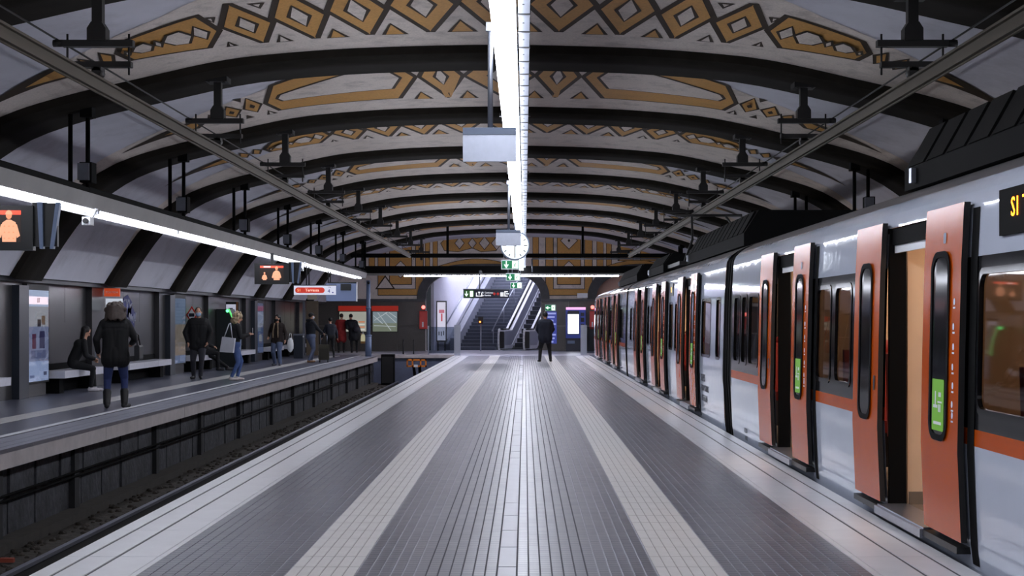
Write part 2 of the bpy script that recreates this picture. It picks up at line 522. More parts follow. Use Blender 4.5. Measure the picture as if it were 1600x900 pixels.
# motif A: chain of large lozenges, hexagon with a small chain inside, lozenges, spear
motA.append(('mosaic_lozenge', diamond(-.43, .43, 2.95, 1.12, 4.8)))
for sg in (1, -1):
    def mm(L):
        return [(p if sg > 0 else mirror(p), m) for p, m in L]
    for a in ((.43, 1.32, 2.8, 1.07, 4.5), (1.32, 2.1, 2.6, 1.0, 4.2), (2.1, 2.83, 2.42, .94, 3.85), (2.83, 3.53, 2.15, .92, 3.36)):
        motA.append(('mosaic_lozenge', mm(diamond(*a))))
    H = [(3.53, 1.95), (3.88, .94), (4.95, 1.2), (5.0, 1.8), (4.77, 2.39), (3.62, 3.0)]
    L = [(H, 2), (inset(H, .085), 1)]
    for q in ([(3.7, 1.98), (3.82, 1.6), (3.94, 1.95), (3.82, 2.38)], [(3.93, 1.95), (4.05, 1.58), (4.24, 1.63), (4.33, 1.9), (4.22, 2.18), (4.02, 2.28)],
              [(4.32, 1.9), (4.39, 1.68), (4.46, 1.88), (4.39, 2.1)], [(4.45, 1.9), (4.53, 1.66), (4.68, 1.66), (4.76, 1.84), (4.67, 2.04), (4.52, 2.14)],
              [(4.75, 1.84), (4.81, 1.68), (4.87, 1.8), (4.81, 1.98)]):
        c_ = (sum(p[0] for p in q) / len(q), sum(p[1] for p in q) / len(q)); q = [(c_[0] + (p[0] - c_[0]) * 1.12, c_[1] + (p[1] - c_[1]) * 1.2) for p in q]
        L += [(q, 2), (inset(q, .042), 0)]
    motA.append(('mosaic_hexagon', mm(L)))
    for c, vb, wd, h, g in ((.44, 1.0, .17, .78, 1), (1.37, .92, .15, .72, 1), (2.16, .86, .13, .58, 1), (2.9, .83, .1, .46, 0), (3.62, .86, .07, .32, 0), (2.86, 3.3, .09, -.3, 0), (3.55, 2.75, .07, -.3, 0)):
        motA.append(('mosaic_triangle', mm(tri(c, vb, wd, h, g))))
    for nm, q in tail:
        motA.append((nm, mm([(q, 2), (inset(q, .05), 1)])))
    motA.append(('mosaic_spear', mm([(spear, 2), ([(5.68, 1.5), (5.82, 1.16), (6.4, 1.12), (5.8, 1.66)], 1)])))
    # motif B: lozenges, long hexagon, two small lozenges, spear
    motB.append(('mosaic_lozenge', mm(diamond(.58, 1.31, 3.55, 1.26, 5.8, .02, .3))))
    H = [(1.31, 3.55), (1.75, 1.3), (3.98, 1.1), (4.08, 2.1), (3.72, 3.65), (2.6, 4.9), (1.7, 5.6)]
    I = [(1.57, 3.55), (1.79, 2.45), (3.76, 2.05), (3.82, 2.4), (3.72, 2.75), (2.5, 4.1), (1.8, 4.7)]
    motB.append(('mosaic_hexagon', mm([(H, 2), (inset(H, .085), 1), (I, 2), (inset(I, .055), 0)])))
    for q in ([(4.08, 2.1), (4.3, 1.35), (4.46, 1.95), (4.22, 2.95)], [(4.46, 1.95), (4.68, 1.3), (4.84, 1.85), (4.62, 2.6)], [(4.84, 1.8), (5.0, 1.2), (5.14, 1.6), (5.0, 2.2)]):
        c = (sum(p[0] for p in q) / 4, sum(p[1] for p in q) / 4)
        d = [(c[0] + (p[0] - c[0]) * .28, c[1] + (p[1] - c[1]) * .28) for p in q]
        motB.append(('mosaic_lozenge', mm([(q, 2), (inset(q, .05), 1), (d, 2)])))
    for c, vb, wd, h, g in ((.58, 1.12, .14, .8, 1), (1.38, 1.16, .14, .78, 1), (4.12, .9, .08, .4, 0), (4.5, .95, .06, .35, 0), (4.36, 3.0, .06, -.35, 0)):
        motB.append(('mosaic_triangle', mm(tri(c, vb, wd, h, g))))
    sp = [(p[0] - .4, p[1] * 1.05) for p in spear]
    motB.append(('mosaic_spear', mm([(sp, 2), ([(5.28, 1.58), (5.42, 1.22), (6.0, 1.18), (5.4, 1.74)], 1)])))
motB.append(('mosaic_lozenge', diamond(-.58, .58, 3.55, 1.3, 5.8, .02, .3)))
MOTS = {}
def motif(kind, sh):
    if (kind, sh) not in MOTS:
        MOTS[kind, sh] = []
        for nm, L in (motA if kind == 'A' else motB):
            L2 = [([(p[0], p[1] + sh) for p in poly], mi) for poly, mi in L]
            if min(p[1] for p in L2[0][0]) > 4.2:
                continue
            MOTS[kind, sh].append((nm, layered(nm, L2)))
    return MOTS[kind, sh]
for k, y in enumerate(RIBS):
    if y < 8:
        continue
    link('mosaic_band', band_me, ceiling, (0, y, 0))
    kind = 'A' if (k - 5) % 2 == 0 else 'B'
    sh = 0.0 if k < 7 else (1.4 if kind == 'A' else (.6 if k == 8 else 1.2))
    for nm, me in motif(kind, sh):
        link(nm, me, ceiling, (0, y, 0))

# ------------------------------------------------------------------ central platform
CX = -.11
PL, PR = -2.99, 2.76          # platform edges
PY0, PY1 = -14.0, 62.0
floor = struct(MB().box(PL + .03, PR - .03, PY0, PY1, -1.25, -.007).obj('floor', 'grout'), 'central island platform paved in grey setts')
mb = MB()
for a, b in ((0, .12), (.145, .325), (.35, .60), (.606, .645)):
    mb.box(a, b, 0, 1.193, -.05, 0, 0)
mb.box(0.01, .64, 0, 1.193, -.05, -.006, 1)
edge_me = mb.mesh('edge_slab', [M['edge'], M['groove']])
for i in range(-5, 47):
    y = 6 + 1.2 * i
    if y + 1.2 > PY1 + .3:
        break
    link('edge_slab', edge_me, floor, (PL, y, 0))
    link('edge_slab', edge_me, floor, (PR, y + 1.193, 0), (0, 0, PI))
mb = MB()
for k in range(6):
    mb.box(k * .07 + .004, k * .07 + .066, 0, .388, -.02, 0, 0)
mb.box(.004, .416, 0, .388, -.02, -.004, 1)
tact_me = mb.mesh('tactile_slab', [M['tactile'], mat('tactile_groove', (150, 147, 145), 0.6)])
for i in range(137):
    y = 7.2 + .4 * i
    for x in (CX - 1.34, CX + .92):
        link('tactile_slab', tact_me, floor, (x, y, 0))
strip_me = MB().box(.005, .0652, 0, 1, -.03, 0).mesh('sett_strip', [M['setts']])
def strips(x0, x1):
    k = max(1, round((x1 - x0) / .0715))
    wd = (x1 - x0) / k
    for i in range(k):
        o = link('sett_strip', strip_me, floor, (x0 + wd * i, -4, -.0015 * (i % 2) - .0005))
        o.scale = (wd / .0702, 66, 1)
strips(PL + .647, CX - 1.342)
MB().box(CX - .5, CX + .5, -4, 62, -.008, -.0055).obj('joint_contrast_bed', mat('joint_contrast', (70, 70, 78), .8, noise=.2), floor)  # darker centre joints: contrast against the floor reflections put into colour
strips(CX - .918, CX - .062)
strips(CX + .062, CX + .918)
strips(CX + 1.342, PR - .647)
for a in (CX - 1.34, CX + .92):
    MB().box(a, a + .42, -4, 7.2, -.03, -.001).obj('paving_strip', 'tactile', floor)
cs_me = MB().box(-.055, .055, -.398, .398, -.02, 0).mesh('centre_slab', [M['centreslab']])
for i in range(70):
    o = link('centre_slab', cs_me, floor, (CX, 6.4 + .8 * i, -.001))
    o.rotation_euler = (random.uniform(-.0035, .0035), random.uniform(-.006, .006), 0)

# concourse behind the buffer stops
concourse = struct(MB().box(-10.3, 9.6, 63.6, 72.2, -1.25, -.004).obj('floor_concourse', 'concourse'), 'pale concourse floor at the end of the tracks')
MB().box(PL, PR, 62.0, 63.6, -1.25, -.004).obj('threshold', 'concourse', concourse)

# side platform on the left
LE = -6.17
WL = -9.95
side = struct(MB().box(WL - .3, LE - .5, PY0, 63.6, -1.25, -.004).obj('floor_side', mat('side_floor', (92, 94, 108), .3, noise=.12, nscale=9)), 'side platform floor with pale stripe')
mb = MB().box(-.62, .0, 0, 4.985, -.24, -.002, 0)
cope_me = mb.mesh('coping_block', [M['coping']])
for i in range(13):
    link('coping_block', cope_me, side, (LE, -3.3 + 5 * i, 0))
mb = MB()
for a, b in ((0, .12), (.14, .32), (.34, .6), (.66, .78)):
    mb.box(-b, -a, 0, 1.193, -.05, .002, 3 if a > .6 else 0)
mb.box(-.66, -.6, 0, 1.193, -.05, .001, 1)
mb.box(-.6, 0, 0, 1.193, -.05, -.001, 2)
es_me = mb.mesh('edge_slab', [mat('side_edge', (138, 140, 153), .35, noise=.06, nscale=3), M['groove'], mat('side_joint', (104, 104, 116), .5), M['white']])
for i in range(45):
    link('edge_slab', es_me, side, (LE, 7.7 + 1.2 * i, 0))
for i in range(112):
    link('tactile_slab', tact_me, side, (-8.16, 16.8 + .4 * i, .001))

# track wall under the side platform, with pilasters and pipes
trackwall = struct(MB().box(-6.75, -6.45, PY0, 61.8, -1.3, -.24).obj('wall_track', 'trackwall'), 'grimy dark wall under the side platform')
for i in range(60):
    for z0, z1 in ((-1.13, -.7), (-.69, -.25)):
        d_ = random.uniform(-.02, .018)
        MB().box(-6.5, -6.43 + d_, 0, random.uniform(.8, 1.01), z0, z1).obj('stone_block', 'trackwall', trackwall, (0, 1 + 1.02 * i, 0))
for i in range(14):
    MB().box(-6.46, -6.36, 0, .2, -1.25, -.245).obj('pilaster', mat('pilaster', (30, 30, 33), .85, noise=.3), trackwall, (0, 9.5 + 3.9 * i + random.uniform(-.5, .5), 0))
for i in range(0):
    h = random.uniform(.3, .52)
    z = random.choice((-1.12, -.72))
    MB().box(-6.46, -6.425 + random.uniform(-.01, .012), 0, random.uniform(.7, 1.2), z, z + h - .12).obj('stone_block', 'trackwall', trackwall, (0, 10 + 1.18 * i, 0))
for z in (-.62, -.68):
    MB().cyl((-6.36, 6, z), (-6.36, 61, z), .018).obj('conduit', 'blackmat', trackwall)
MB().box(-6.46, -6.16, 6, 61.8, -1.25, -1.13).obj('kerb', mat('kerb', (52, 48, 44), .9, noise=.3), trackwall)
# track bed + rails
bed = struct(MB().box(-6.5, PL + .05, PY0, 64, -1.45, -1.25).obj('track_bed', 'ballast'), 'dark dirty ballast between the platforms')
rb = random.Random(3)
mbx = MB()
for i in range(900):
    x, y = rb.uniform(-6.2, -5.2), rb.uniform(9, 60) ** 1.0
    s = rb.uniform(.02, .06)
    mbx.sphere((x, y, -1.245), (s, s * 1.2, s * .7), 0, 6, 4)
o = mbx.obj('ballast_stones', 'ballast', bed); o['kind'] = 'stuff'
tag(MB().box(0, .16, 0, .06, 0, .05).obj('brick', mat('brick', (140, 62, 44), .8), None, (-6.0, 16.8, -1.235)), 'small red brick lying in the dark track ballast', 'brick')
def rail(x, nm, label):
    mb = MB().box(x - .036, x + .036, PY0, 61.5, -1.09, -1.05, 0).box(x - .009, x + .009, PY0, 61.5, -1.2, -1.09, 1).box(x - .07, x + .07, PY0, 61.5, -1.25, -1.2, 1)
    tag(mb.obj('rail', ['rail', 'dark']), label, 'rail')
rail(-5.29, 'rail', 'polished steel rail nearest the side platform wall')
rail(-3.86, 'rail', 'steel rail tucked under the edge of the island platform')
# right track bed
struct(MB().box(PR - .05, 9.6, PY0, 63.6, -1.45, -1.25).obj('track_bed', 'ballast'), 'track bed under the orange and white train')

# track end: pit wall, buffer stop, black cabinet
pit = struct(MB().box(-6.5, PL, 63.4, 63.62, -1.3, -.02).obj('wall_pit', 'conc'), 'blue grey end wall of the track pit')
MB().box(-6.5, PL, 63.3, 63.64, -.14, .0).obj('coping_block', 'coping', pit)
t = thing('buffer_stop', 'orange buffer stop beam at the end of the left track', 'buffer stop', (-4.55, 61.9, -1.2))
mb = MB().box(-.42, .42, -.06, .0, .98, 1.05).box(-.42, .42, -.06, .0, .72, .79)
for x in (-.42, -.2, .14, .36):
    mb.box(x, x + .06, -.06, 0, .72, 1.05)
mb.obj('beam', mat('buffer_orange', (214, 120, 30), .5, noise=.1), t)
for x in (-.12, .12):
    mb = MB().prism([(-.02, .75), (.1, .75), (1.1, .0), (.95, .0)], 'x', x - .06, x + .06)
    mb.obj('strut', 'black', t)
MB().box(-.1, .05, -.1, -.06, .72, .82).obj('plate', 'white', t)
t = thing('equipment_cabinet', 'black equipment cabinet at the end of the left track', 'cabinet', (-5.75, 61.9, -1.25))
MB().box(-.3, .25, 0, .5, 0, 1.3).obj('body', 'blackmat', t)
MB().box(-.26, .21, -.02, 0, .1, 1.2).obj('door', 'black', t)

# ------------------------------------------------------------------ left wall with benches
wall_l = struct(MB().box(WL - .4, WL - .05, PY0, Y_END, 0, 2.4).obj('wall_left', 'granite'), 'dark polished granite wall of the side platform')
for y in RIBS:
    if y > 68:
        continue
    MB().box(WL - .06, WL + .1, 0, RIB_W, 0, 2.3).obj('pillar', 'granite', wall_l, (0, y, 0))
    for k in range(3):
        for (z0, z1) in ((.62, 1.45), (1.47, 2.28)):
            MB().box(WL - .06, WL - .03 + random.uniform(-.004, .004), 0, 1.525, z0, z1).obj('stone_panel', 'granite', wall_l, (0, y + RIB_W + .01 + 1.54 * k, 0))
    MB().box(WL - .06, WL - .02, 0, RIB_P - RIB_W, 0, .6).obj('plinth', 'blackmat', wall_l, (0, y + RIB_W, 0))
tr = struct(MB().box(WL - .4, WL + .28, PY0, Y_END, 2.3, 2.42).box(WL + .2, WL + .3, PY0, Y_END, 2.26, 2.33).obj('trim_1', mat('ledge', (66, 68, 74), .5, noise=.2)), 'dark ledge running above the benches')
for z, r in ((2.45, .03), (2.5, .02)):
    MB().cyl((WL + .1, PY0, z), (WL + .1, Y_END, z), r).obj('cable', 'dark', tr)
rb = random.Random(11)
for i in range(36):
    y = 22 + 1.3 * i
    p0 = Vector((WL + .12, y, 2.43)); pts = [p0]
    for k in range(6):
        pts.append(pts[-1] + Vector((rb.uniform(-.03, .03), rb.uniform(.1, .25), rb.uniform(-.05, .09))))
        pts[-1].z = max(2.43, min(2.62, pts[-1].z))
    MB().tube(pts, .013, 5).obj('cable', 'blackmat', tr)
bi = 0
for k, y in enumerate(RIBS):
    if y < 20 or y > 60:
        continue
    st, ln = {3: (.25, 4.2), 6: (1.45, 3.0), 8: (1.5, 2.9), 9: (.95, 3.5), 10: (1.6, 2.8)}.get(k, (.25, 4.2))
    t = thing('bench', ['white stone wall bench cut by the left image edge', 'white stone wall bench holding the seated dark haired person', 'white stone wall bench behind the curly haired person',
                        'white stone wall bench behind the masked man in black', 'white stone wall bench beside the dark vending machine', 'white stone wall bench right of the lavender poster',
                        'white stone wall bench nearest the far corner', 'white stone wall bench'][bi], 'bench', (WL, y + RIB_W + st, 0))
    bi += 1
    for j in range(3):
        MB().box(-.0, .48, ln / 3 * j, ln / 3 * (j + 1) - .012, .32, .47).obj('seat_slab', 'benchw', t)
    MB().box(0.0, .3, .2, .5, 0, .32).obj('support', 'blackmat', t)
    MB().box(0.0, .3, ln - .5, ln - .2, 0, .32).obj('support', 'blackmat', t)

# ------------------------------------------------------------------ lighting fixtures
t = thing('light_strip', 'long white fluorescent light strip hanging along the centre of the platform', 'ceiling light', (0, 0, 3.55))
diff_me = MB().box(-.225, -.065, .006, 1.244, 0, .12).mesh('diffuser', [M['lamp_c']])  # box deepened so its added glowing sides also light the vault
trunk_me = MB().box(-.045, .035, .02, .60, .11, .21, 0).box(-.05, .04, -.012, .018, .105, .215, 1).cyl((-.01, .3, .106), (-.01, .3, .112), .008, 6, 1).mesh('cable_trunk', [M['galv'], M['black']])
for i in range(-9, 49):
    link('diffuser', diff_me, t, (0, 1.25 * i + 1.2, 0))
MB().box(-.235, -.06, -10, 62.4, .12, .16).obj('housing', 'galv', t)
for i in range(-16, 100):
    link('cable_trunk', trunk_me, t, (0, .625 * i + .2, 0))
for y in RIBS:
    mb = MB()
    for dx in (-.2, 0.0):
        mb.cyl((dx, y + .7, .15), (dx, y + .7, zt(dx - VC) - .1 - 3.55), .014, 8)
    mb.box(-.27, .06, y + .66, y + .74, .16, .19)
    mb.obj('hanger', 'dark', t)

def trough(xc, sgn, label):
    t = thing('light_trough', label, 'ceiling light', (xc, 0, 3.15))
    P = [(-.1 * sgn, .06), (.14 * sgn, .05), (.19 * sgn, .27), (-.1 * sgn, .27)]
    shade_lip = [(-.1 * sgn, .06), (-.1 * sgn, -.02), (-.088 * sgn, -.02), (-.088 * sgn, .06)]  # lip added to block direct tube light from the wall top
    MB().prism(P, 'y', -10, 60.2).prism(shade_lip, 'y', -10, 60.2).obj('body', 'trough', t)
    MB().box(-.16, .16, -10, 60.2, .27, .35).cyl((-.05, -10, .38), (-.05, 60.2, .38), .035).cyl((.05, -10, .37), (.05, 60.2, .37), .025).obj('top_beam', 'blackmat', t)
    tm = MB().box(-.026, .026, .13, 5.07, 0, .04).mesh('tube', [M['lamp_s']])
    cm = MB().box(-.03, .03, -.06, .06, .0, .06).mesh('lamp_holder', [M['galv']])
    for i in range(-2, 12):
        y = 1.75 + 5.2 * i
        if y + 5.2 > 60.3:
            break
        link('tube', tm, t, (.08 * sgn, y, 0))
        link('lamp_holder', cm, t, (.08 * sgn, y, 0))
    for y in RIBS:
        if y > 60:
            continue
        for dx in (-.13, .13):
            u = xc + dx - VC
            top = zt(u) - .13 - 3.15
            mb = MB().cyl((dx, y + .75, .3), (dx, y + .75, top), .035, 8)
            if dx * sgn > 0:
                mb.box(dx - .09, dx + .09, y + .65, y + .85, top - .12, top + .08)
            mb.obj('hanger', 'blackmat', t)
        if sgn > 0 or True:
            MB().box(.05, .23, y + .6, y + .85, .42, .72, 1).box(.03, .2, y + .56, y + .6, .45, .7, 0).obj('junction_box', ['galv', 'blackmat'], t)
    return t
trough(-6.64, 1, 'grey fluorescent trough hanging over the side platform edge on the left')
trough(6.42, -1, 'fluorescent trough hanging over the far side behind the train')

# cross beams and the cross light at the end of the tracks
BY = 61.0
t = thing('cross_light', 'white fluorescent lamp line under the dark cross beam at the track end', 'ceiling light', (0, BY, 3.3))
MB().box(-6.6, 6.3, -.1, .1, .04, .13).obj('housing', 'trough', t)
for i in range(7):
    MB().box(-5.0 + 1.27 * i + .01, -5.0 + 1.27 * i + 1.25, -.04, .04, 0, .04).obj('tube', 'lamp_x', t)
t = thing('cross_beam', 'lower dark steel beam across the hall above the cross light', 'beam', (0, BY, 3.43))
MB().box(-7.2, 7.0, -.12, .12, 0, .3).obj('beam', 'blackmat', t)
for x in (-6.64, 6.42):
    MB().box(x - .06, x + .06, -.05, .05, .3, zt(x - VC) - 3.43 - .02).obj('hanger', 'blackmat', t)
t = thing('cross_beam', 'upper thin dark beam across the hall in front of the golden mosaic', 'beam', (0, BY, 4.08))
MB().box(-7.2, 7.0, -.06, .06, 0, .17).obj('beam', 'blackmat', t)
MB().cyl((.3, -.1, -.05), (7.0, -.1, -.05), .035).cyl((.3, -.1, -.05), (.3, -.1, -.6), .035).obj('pipe', 'galv', t)
for x in (-3.2, 2.4):
    MB().box(x - .05, x + .05, -.05, .05, .17, zt(x - VC) - 4.08 - .02).obj('hanger', 'blackmat', t)

# ------------------------------------------------------------------ overhead conductor rails
def conductor(x, label):
    mb = MB().box(x - .06, x + .06, -10, 58.5, 4.1, 4.125).box(x - .022, x + .022, -10, 58.5, 4.02, 4.1).box(x - .045, x + .045, -10, 58.5, 3.98, 4.035).cyl((x, -10, 3.97), (x, 58.5, 3.97), .012)
    tag(mb.obj('conductor_rail', 'conductor'), label, 'overhead rail')
conductor(-4.57, 'long grey overhead conductor rail above the empty left track')
conductor(4.15, 'long grey overhead conductor rail above the train')
ordn = ['nearest', 'second', 'third', 'fourth', 'fifth', 'sixth', 'seventh', 'eighth', 'ninth']
for x, sg, nm in ((-4.57, -1, 'left'), (4.15, 1, 'right')):
    ws = []
    idx = 0
    for y in RIBS:
        if y < 14:
            continue
        yc = y + .75
        zs = zt(x - VC) - .12
        t = thing('rail_hanger', 'dark T-shaped conductor rail hanger over the %s track, %s from the viewer' % (nm, ordn[idx]), 'hanger', (x, yc, 4.1), 0, 'conductor rail hangers')
        idx += 1
        MB().box(-.16, .16, -.16, .16, zs - 4.1 - .05, zs - 4.1 + .03).cyl((-.11, -.12, zs - 4.16), (-.11, -.12, zs - 4.1), .02, 6).cyl((.11, -.12, zs - 4.16), (.11, -.12, zs - 4.1), .02, 6).obj('base_plate', 'dark', t)
        MB().box(-.055, .055, -.055, .055, .45, zs - 4.14).obj('post', 'dark', t)
        MB().prism([(-.1, .42), (.1, .42), (.1, .55), (.055, .62), (-.055, .62), (-.1, .55)], 'y', -.08, .08).obj('gusset', 'dark', t)
        MB().box(-.38, .38, -.05, .05, .36, .43).obj('upper_bar', 'dark', t)
        MB().box(-.34, .36, -.05, .05, .14, .2).obj('lower_bar', 'dark', t)
        for dx in (-.33, .33):
            MB().cyl((dx, 0, .06), (dx, 0, .5), .012, 6).obj('threaded_rod', 'dark', t)
        MB().box(-.05, .05, -.08, .08, .1, .14).cyl((0, -.08, .085), (0, .08, .085), .055, 10).obj('clamp', 'dark', t)
        MB().cyl((sg * .38, 0, .4), (sg * .48, 0, .4), .04, 8).obj('insulator', 'dark', t)
        ws.append((x + sg * .46, yc, 4.552))
    mb = MB()
    for a, b in zip(ws[:-1], ws[1:]):
        mb.cyl(a, b, .011, 6)
    mb.cyl(ws[0], (ws[0][0], 2, 4.552), .011, 6)
    tag(mb.obj('carrier_cable', 'dark'), 'thin dark cable strung between the rail hangers on the %s' % nm, 'cable')

# ------------------------------------------------------------------ train
TP = [(-.9, 2.95), (-.15, 2.86), (.1, 2.825), (.7, 2.80), (1.3, 2.81), (1.9, 2.825), (2.25, 2.842), (2.32, 2.849), (2.36, 2.862), (2.40, 2.882), (2.45, 2.93), (2.50, 3.0), (2.56, 3.12), (2.62, 3.28), (2.66, 3.45), (2.70, 3.78), (2.72, 4.15)]
def tx(z):
    if z <= TP[0][0]:
        return TP[0][1]
    for (a, xa), (b, xb) in zip(TP[:-1], TP[1:]):
        if z <= b:
            return xa + (xb - xa) * (z - a) / (b - a)
    return TP[-1][1]
MIRX = 4.15
SLOT = ['trainw', 'orange', 'glossblack', 'traingrey', 'black']
def side_grid(mb, ybr, zbr, pick):
    """quads of the body side on the train profile; pick(y,z) gives slot or None"""
    idx = {}
    def vi(y, z):
        k = (round(y, 4), round(z, 4))
        if k not in idx:
            idx[k] = len(mb.v); mb.v.append((tx(z), y, z))
        return idx[k]
    for y0, y1 in zip(ybr[:-1], ybr[1:]):
        for z0, z1 in zip(zbr[:-1], zbr[1:]):
            s = pick((y0 + y1) / 2, (z0 + z1) / 2)
            if s is None:
                continue
            mb.f.append((vi(y0, z0), vi(y0, z1), vi(y1, z1), vi(y1, z0))); mb.m.append(s); mb.sm.append(True)
def onside(pts, off):
    return [(tx(z) - off, y, z) for y, z in pts]
def ring(mb, po, pi, off, mi=0):
    n = len(po)
    a, b, c = onside(po, off), onside(pi, off), onside(pi, off - .03)
    mb.add(a + b + c, [(i, (i + 1) % n, n + (i + 1) % n, n + i) for i in range(n)] + [(n + i, n + (i + 1) % n, 2 * n + (i + 1) % n, 2 * n + i) for i in range(n)], mi)
def panel(mb, pts, off, mi=0):
    mb.add(onside(pts, off), [tuple(range(len(pts)))[::-1]], mi)

LW, LH0, LH1 = .86, .13, 2.29
def leaf_meshes():
    mb = MB()
    zs = [.13, .4, .7, 1.0, 1.3, 1.6, 1.9, 2.1, 2.25, 2.29]
    n = len(zs)
    for side_, off in ((0, 0.0), (1, .04)):
        vs = [(tx(z) + off, y, z) for y in (-LW / 2, LW / 2) for z in zs]
        fs = [(i, i + 1, n + i + 1, n + i) if side_ == 0 else (i, n + i, n + i + 1, i + 1) for i in range(n - 1)]
        mb.add(vs, fs, 0 if side_ == 0 else 1, True)
    for y in (-LW / 2, LW / 2):
        vs = [(tx(z), y, z) for z in zs] + [(tx(z) + .04, y, z) for z in zs]
        mb.add(vs, [(i, n + i, n + i + 1, i + 1) for i in range(n - 1)], 1)
    for z in (.13, 2.29):
        mb.add([(tx(z), -LW / 2, z), (tx(z), LW / 2, z), (tx(z) + .04, LW / 2, z), (tx(z) + .04, -LW / 2, z)], [(0, 1, 2, 3)], 1)
    return mb.mesh('door_leaf', [M['orange'], M['rubber']])
leaf_me = leaf_meshes()
def win_me(w_, h_, zc, r, off):
    po = rrect(w_ + .05, h_ + .05, r + .02, 6, 0, zc)
    pi = rrect(w_ - .03, h_ - .03, r, 6, 0, zc)
    mb = MB()
    ring(mb, po, pi, off, 0)
    panel(mb, rrect(w_, h_, r, 6, 0, zc), off - (.02 if off < .01 else .006), 1)
    return mb
dw_me = win_me(.38, 1.2, 1.37, .11, .012).mesh('door_window', [M['blackmat'], M['glossblack']])
sign_green = emis('green_sticker', (112, 176, 46), .06)

def seat_obj(t, x, y, face):
    mb = MB()
    mb.prism([(0, .45), (.42 * face, .45), (.44 * face, .56), (.06 * face, .54), (-.04 * face, 1.15), (-.12 * face, 1.15), (-.06 * face, .45)], 'x', -.22, .22, 0)
    mb.box(-.18, .18, -.05, .3 * face if face > 0 else -.05, .14, .45, 1) if face > 0 else mb.box(-.18, .18, -.3, .05, .14, .45, 1)
    mb.sphere((0, -.09 * face, 1.18), (.16, .06, .08), 0, 10, 6)
    mb.obj('seat', ['seat', 'dark'], t, (x, y, .1))

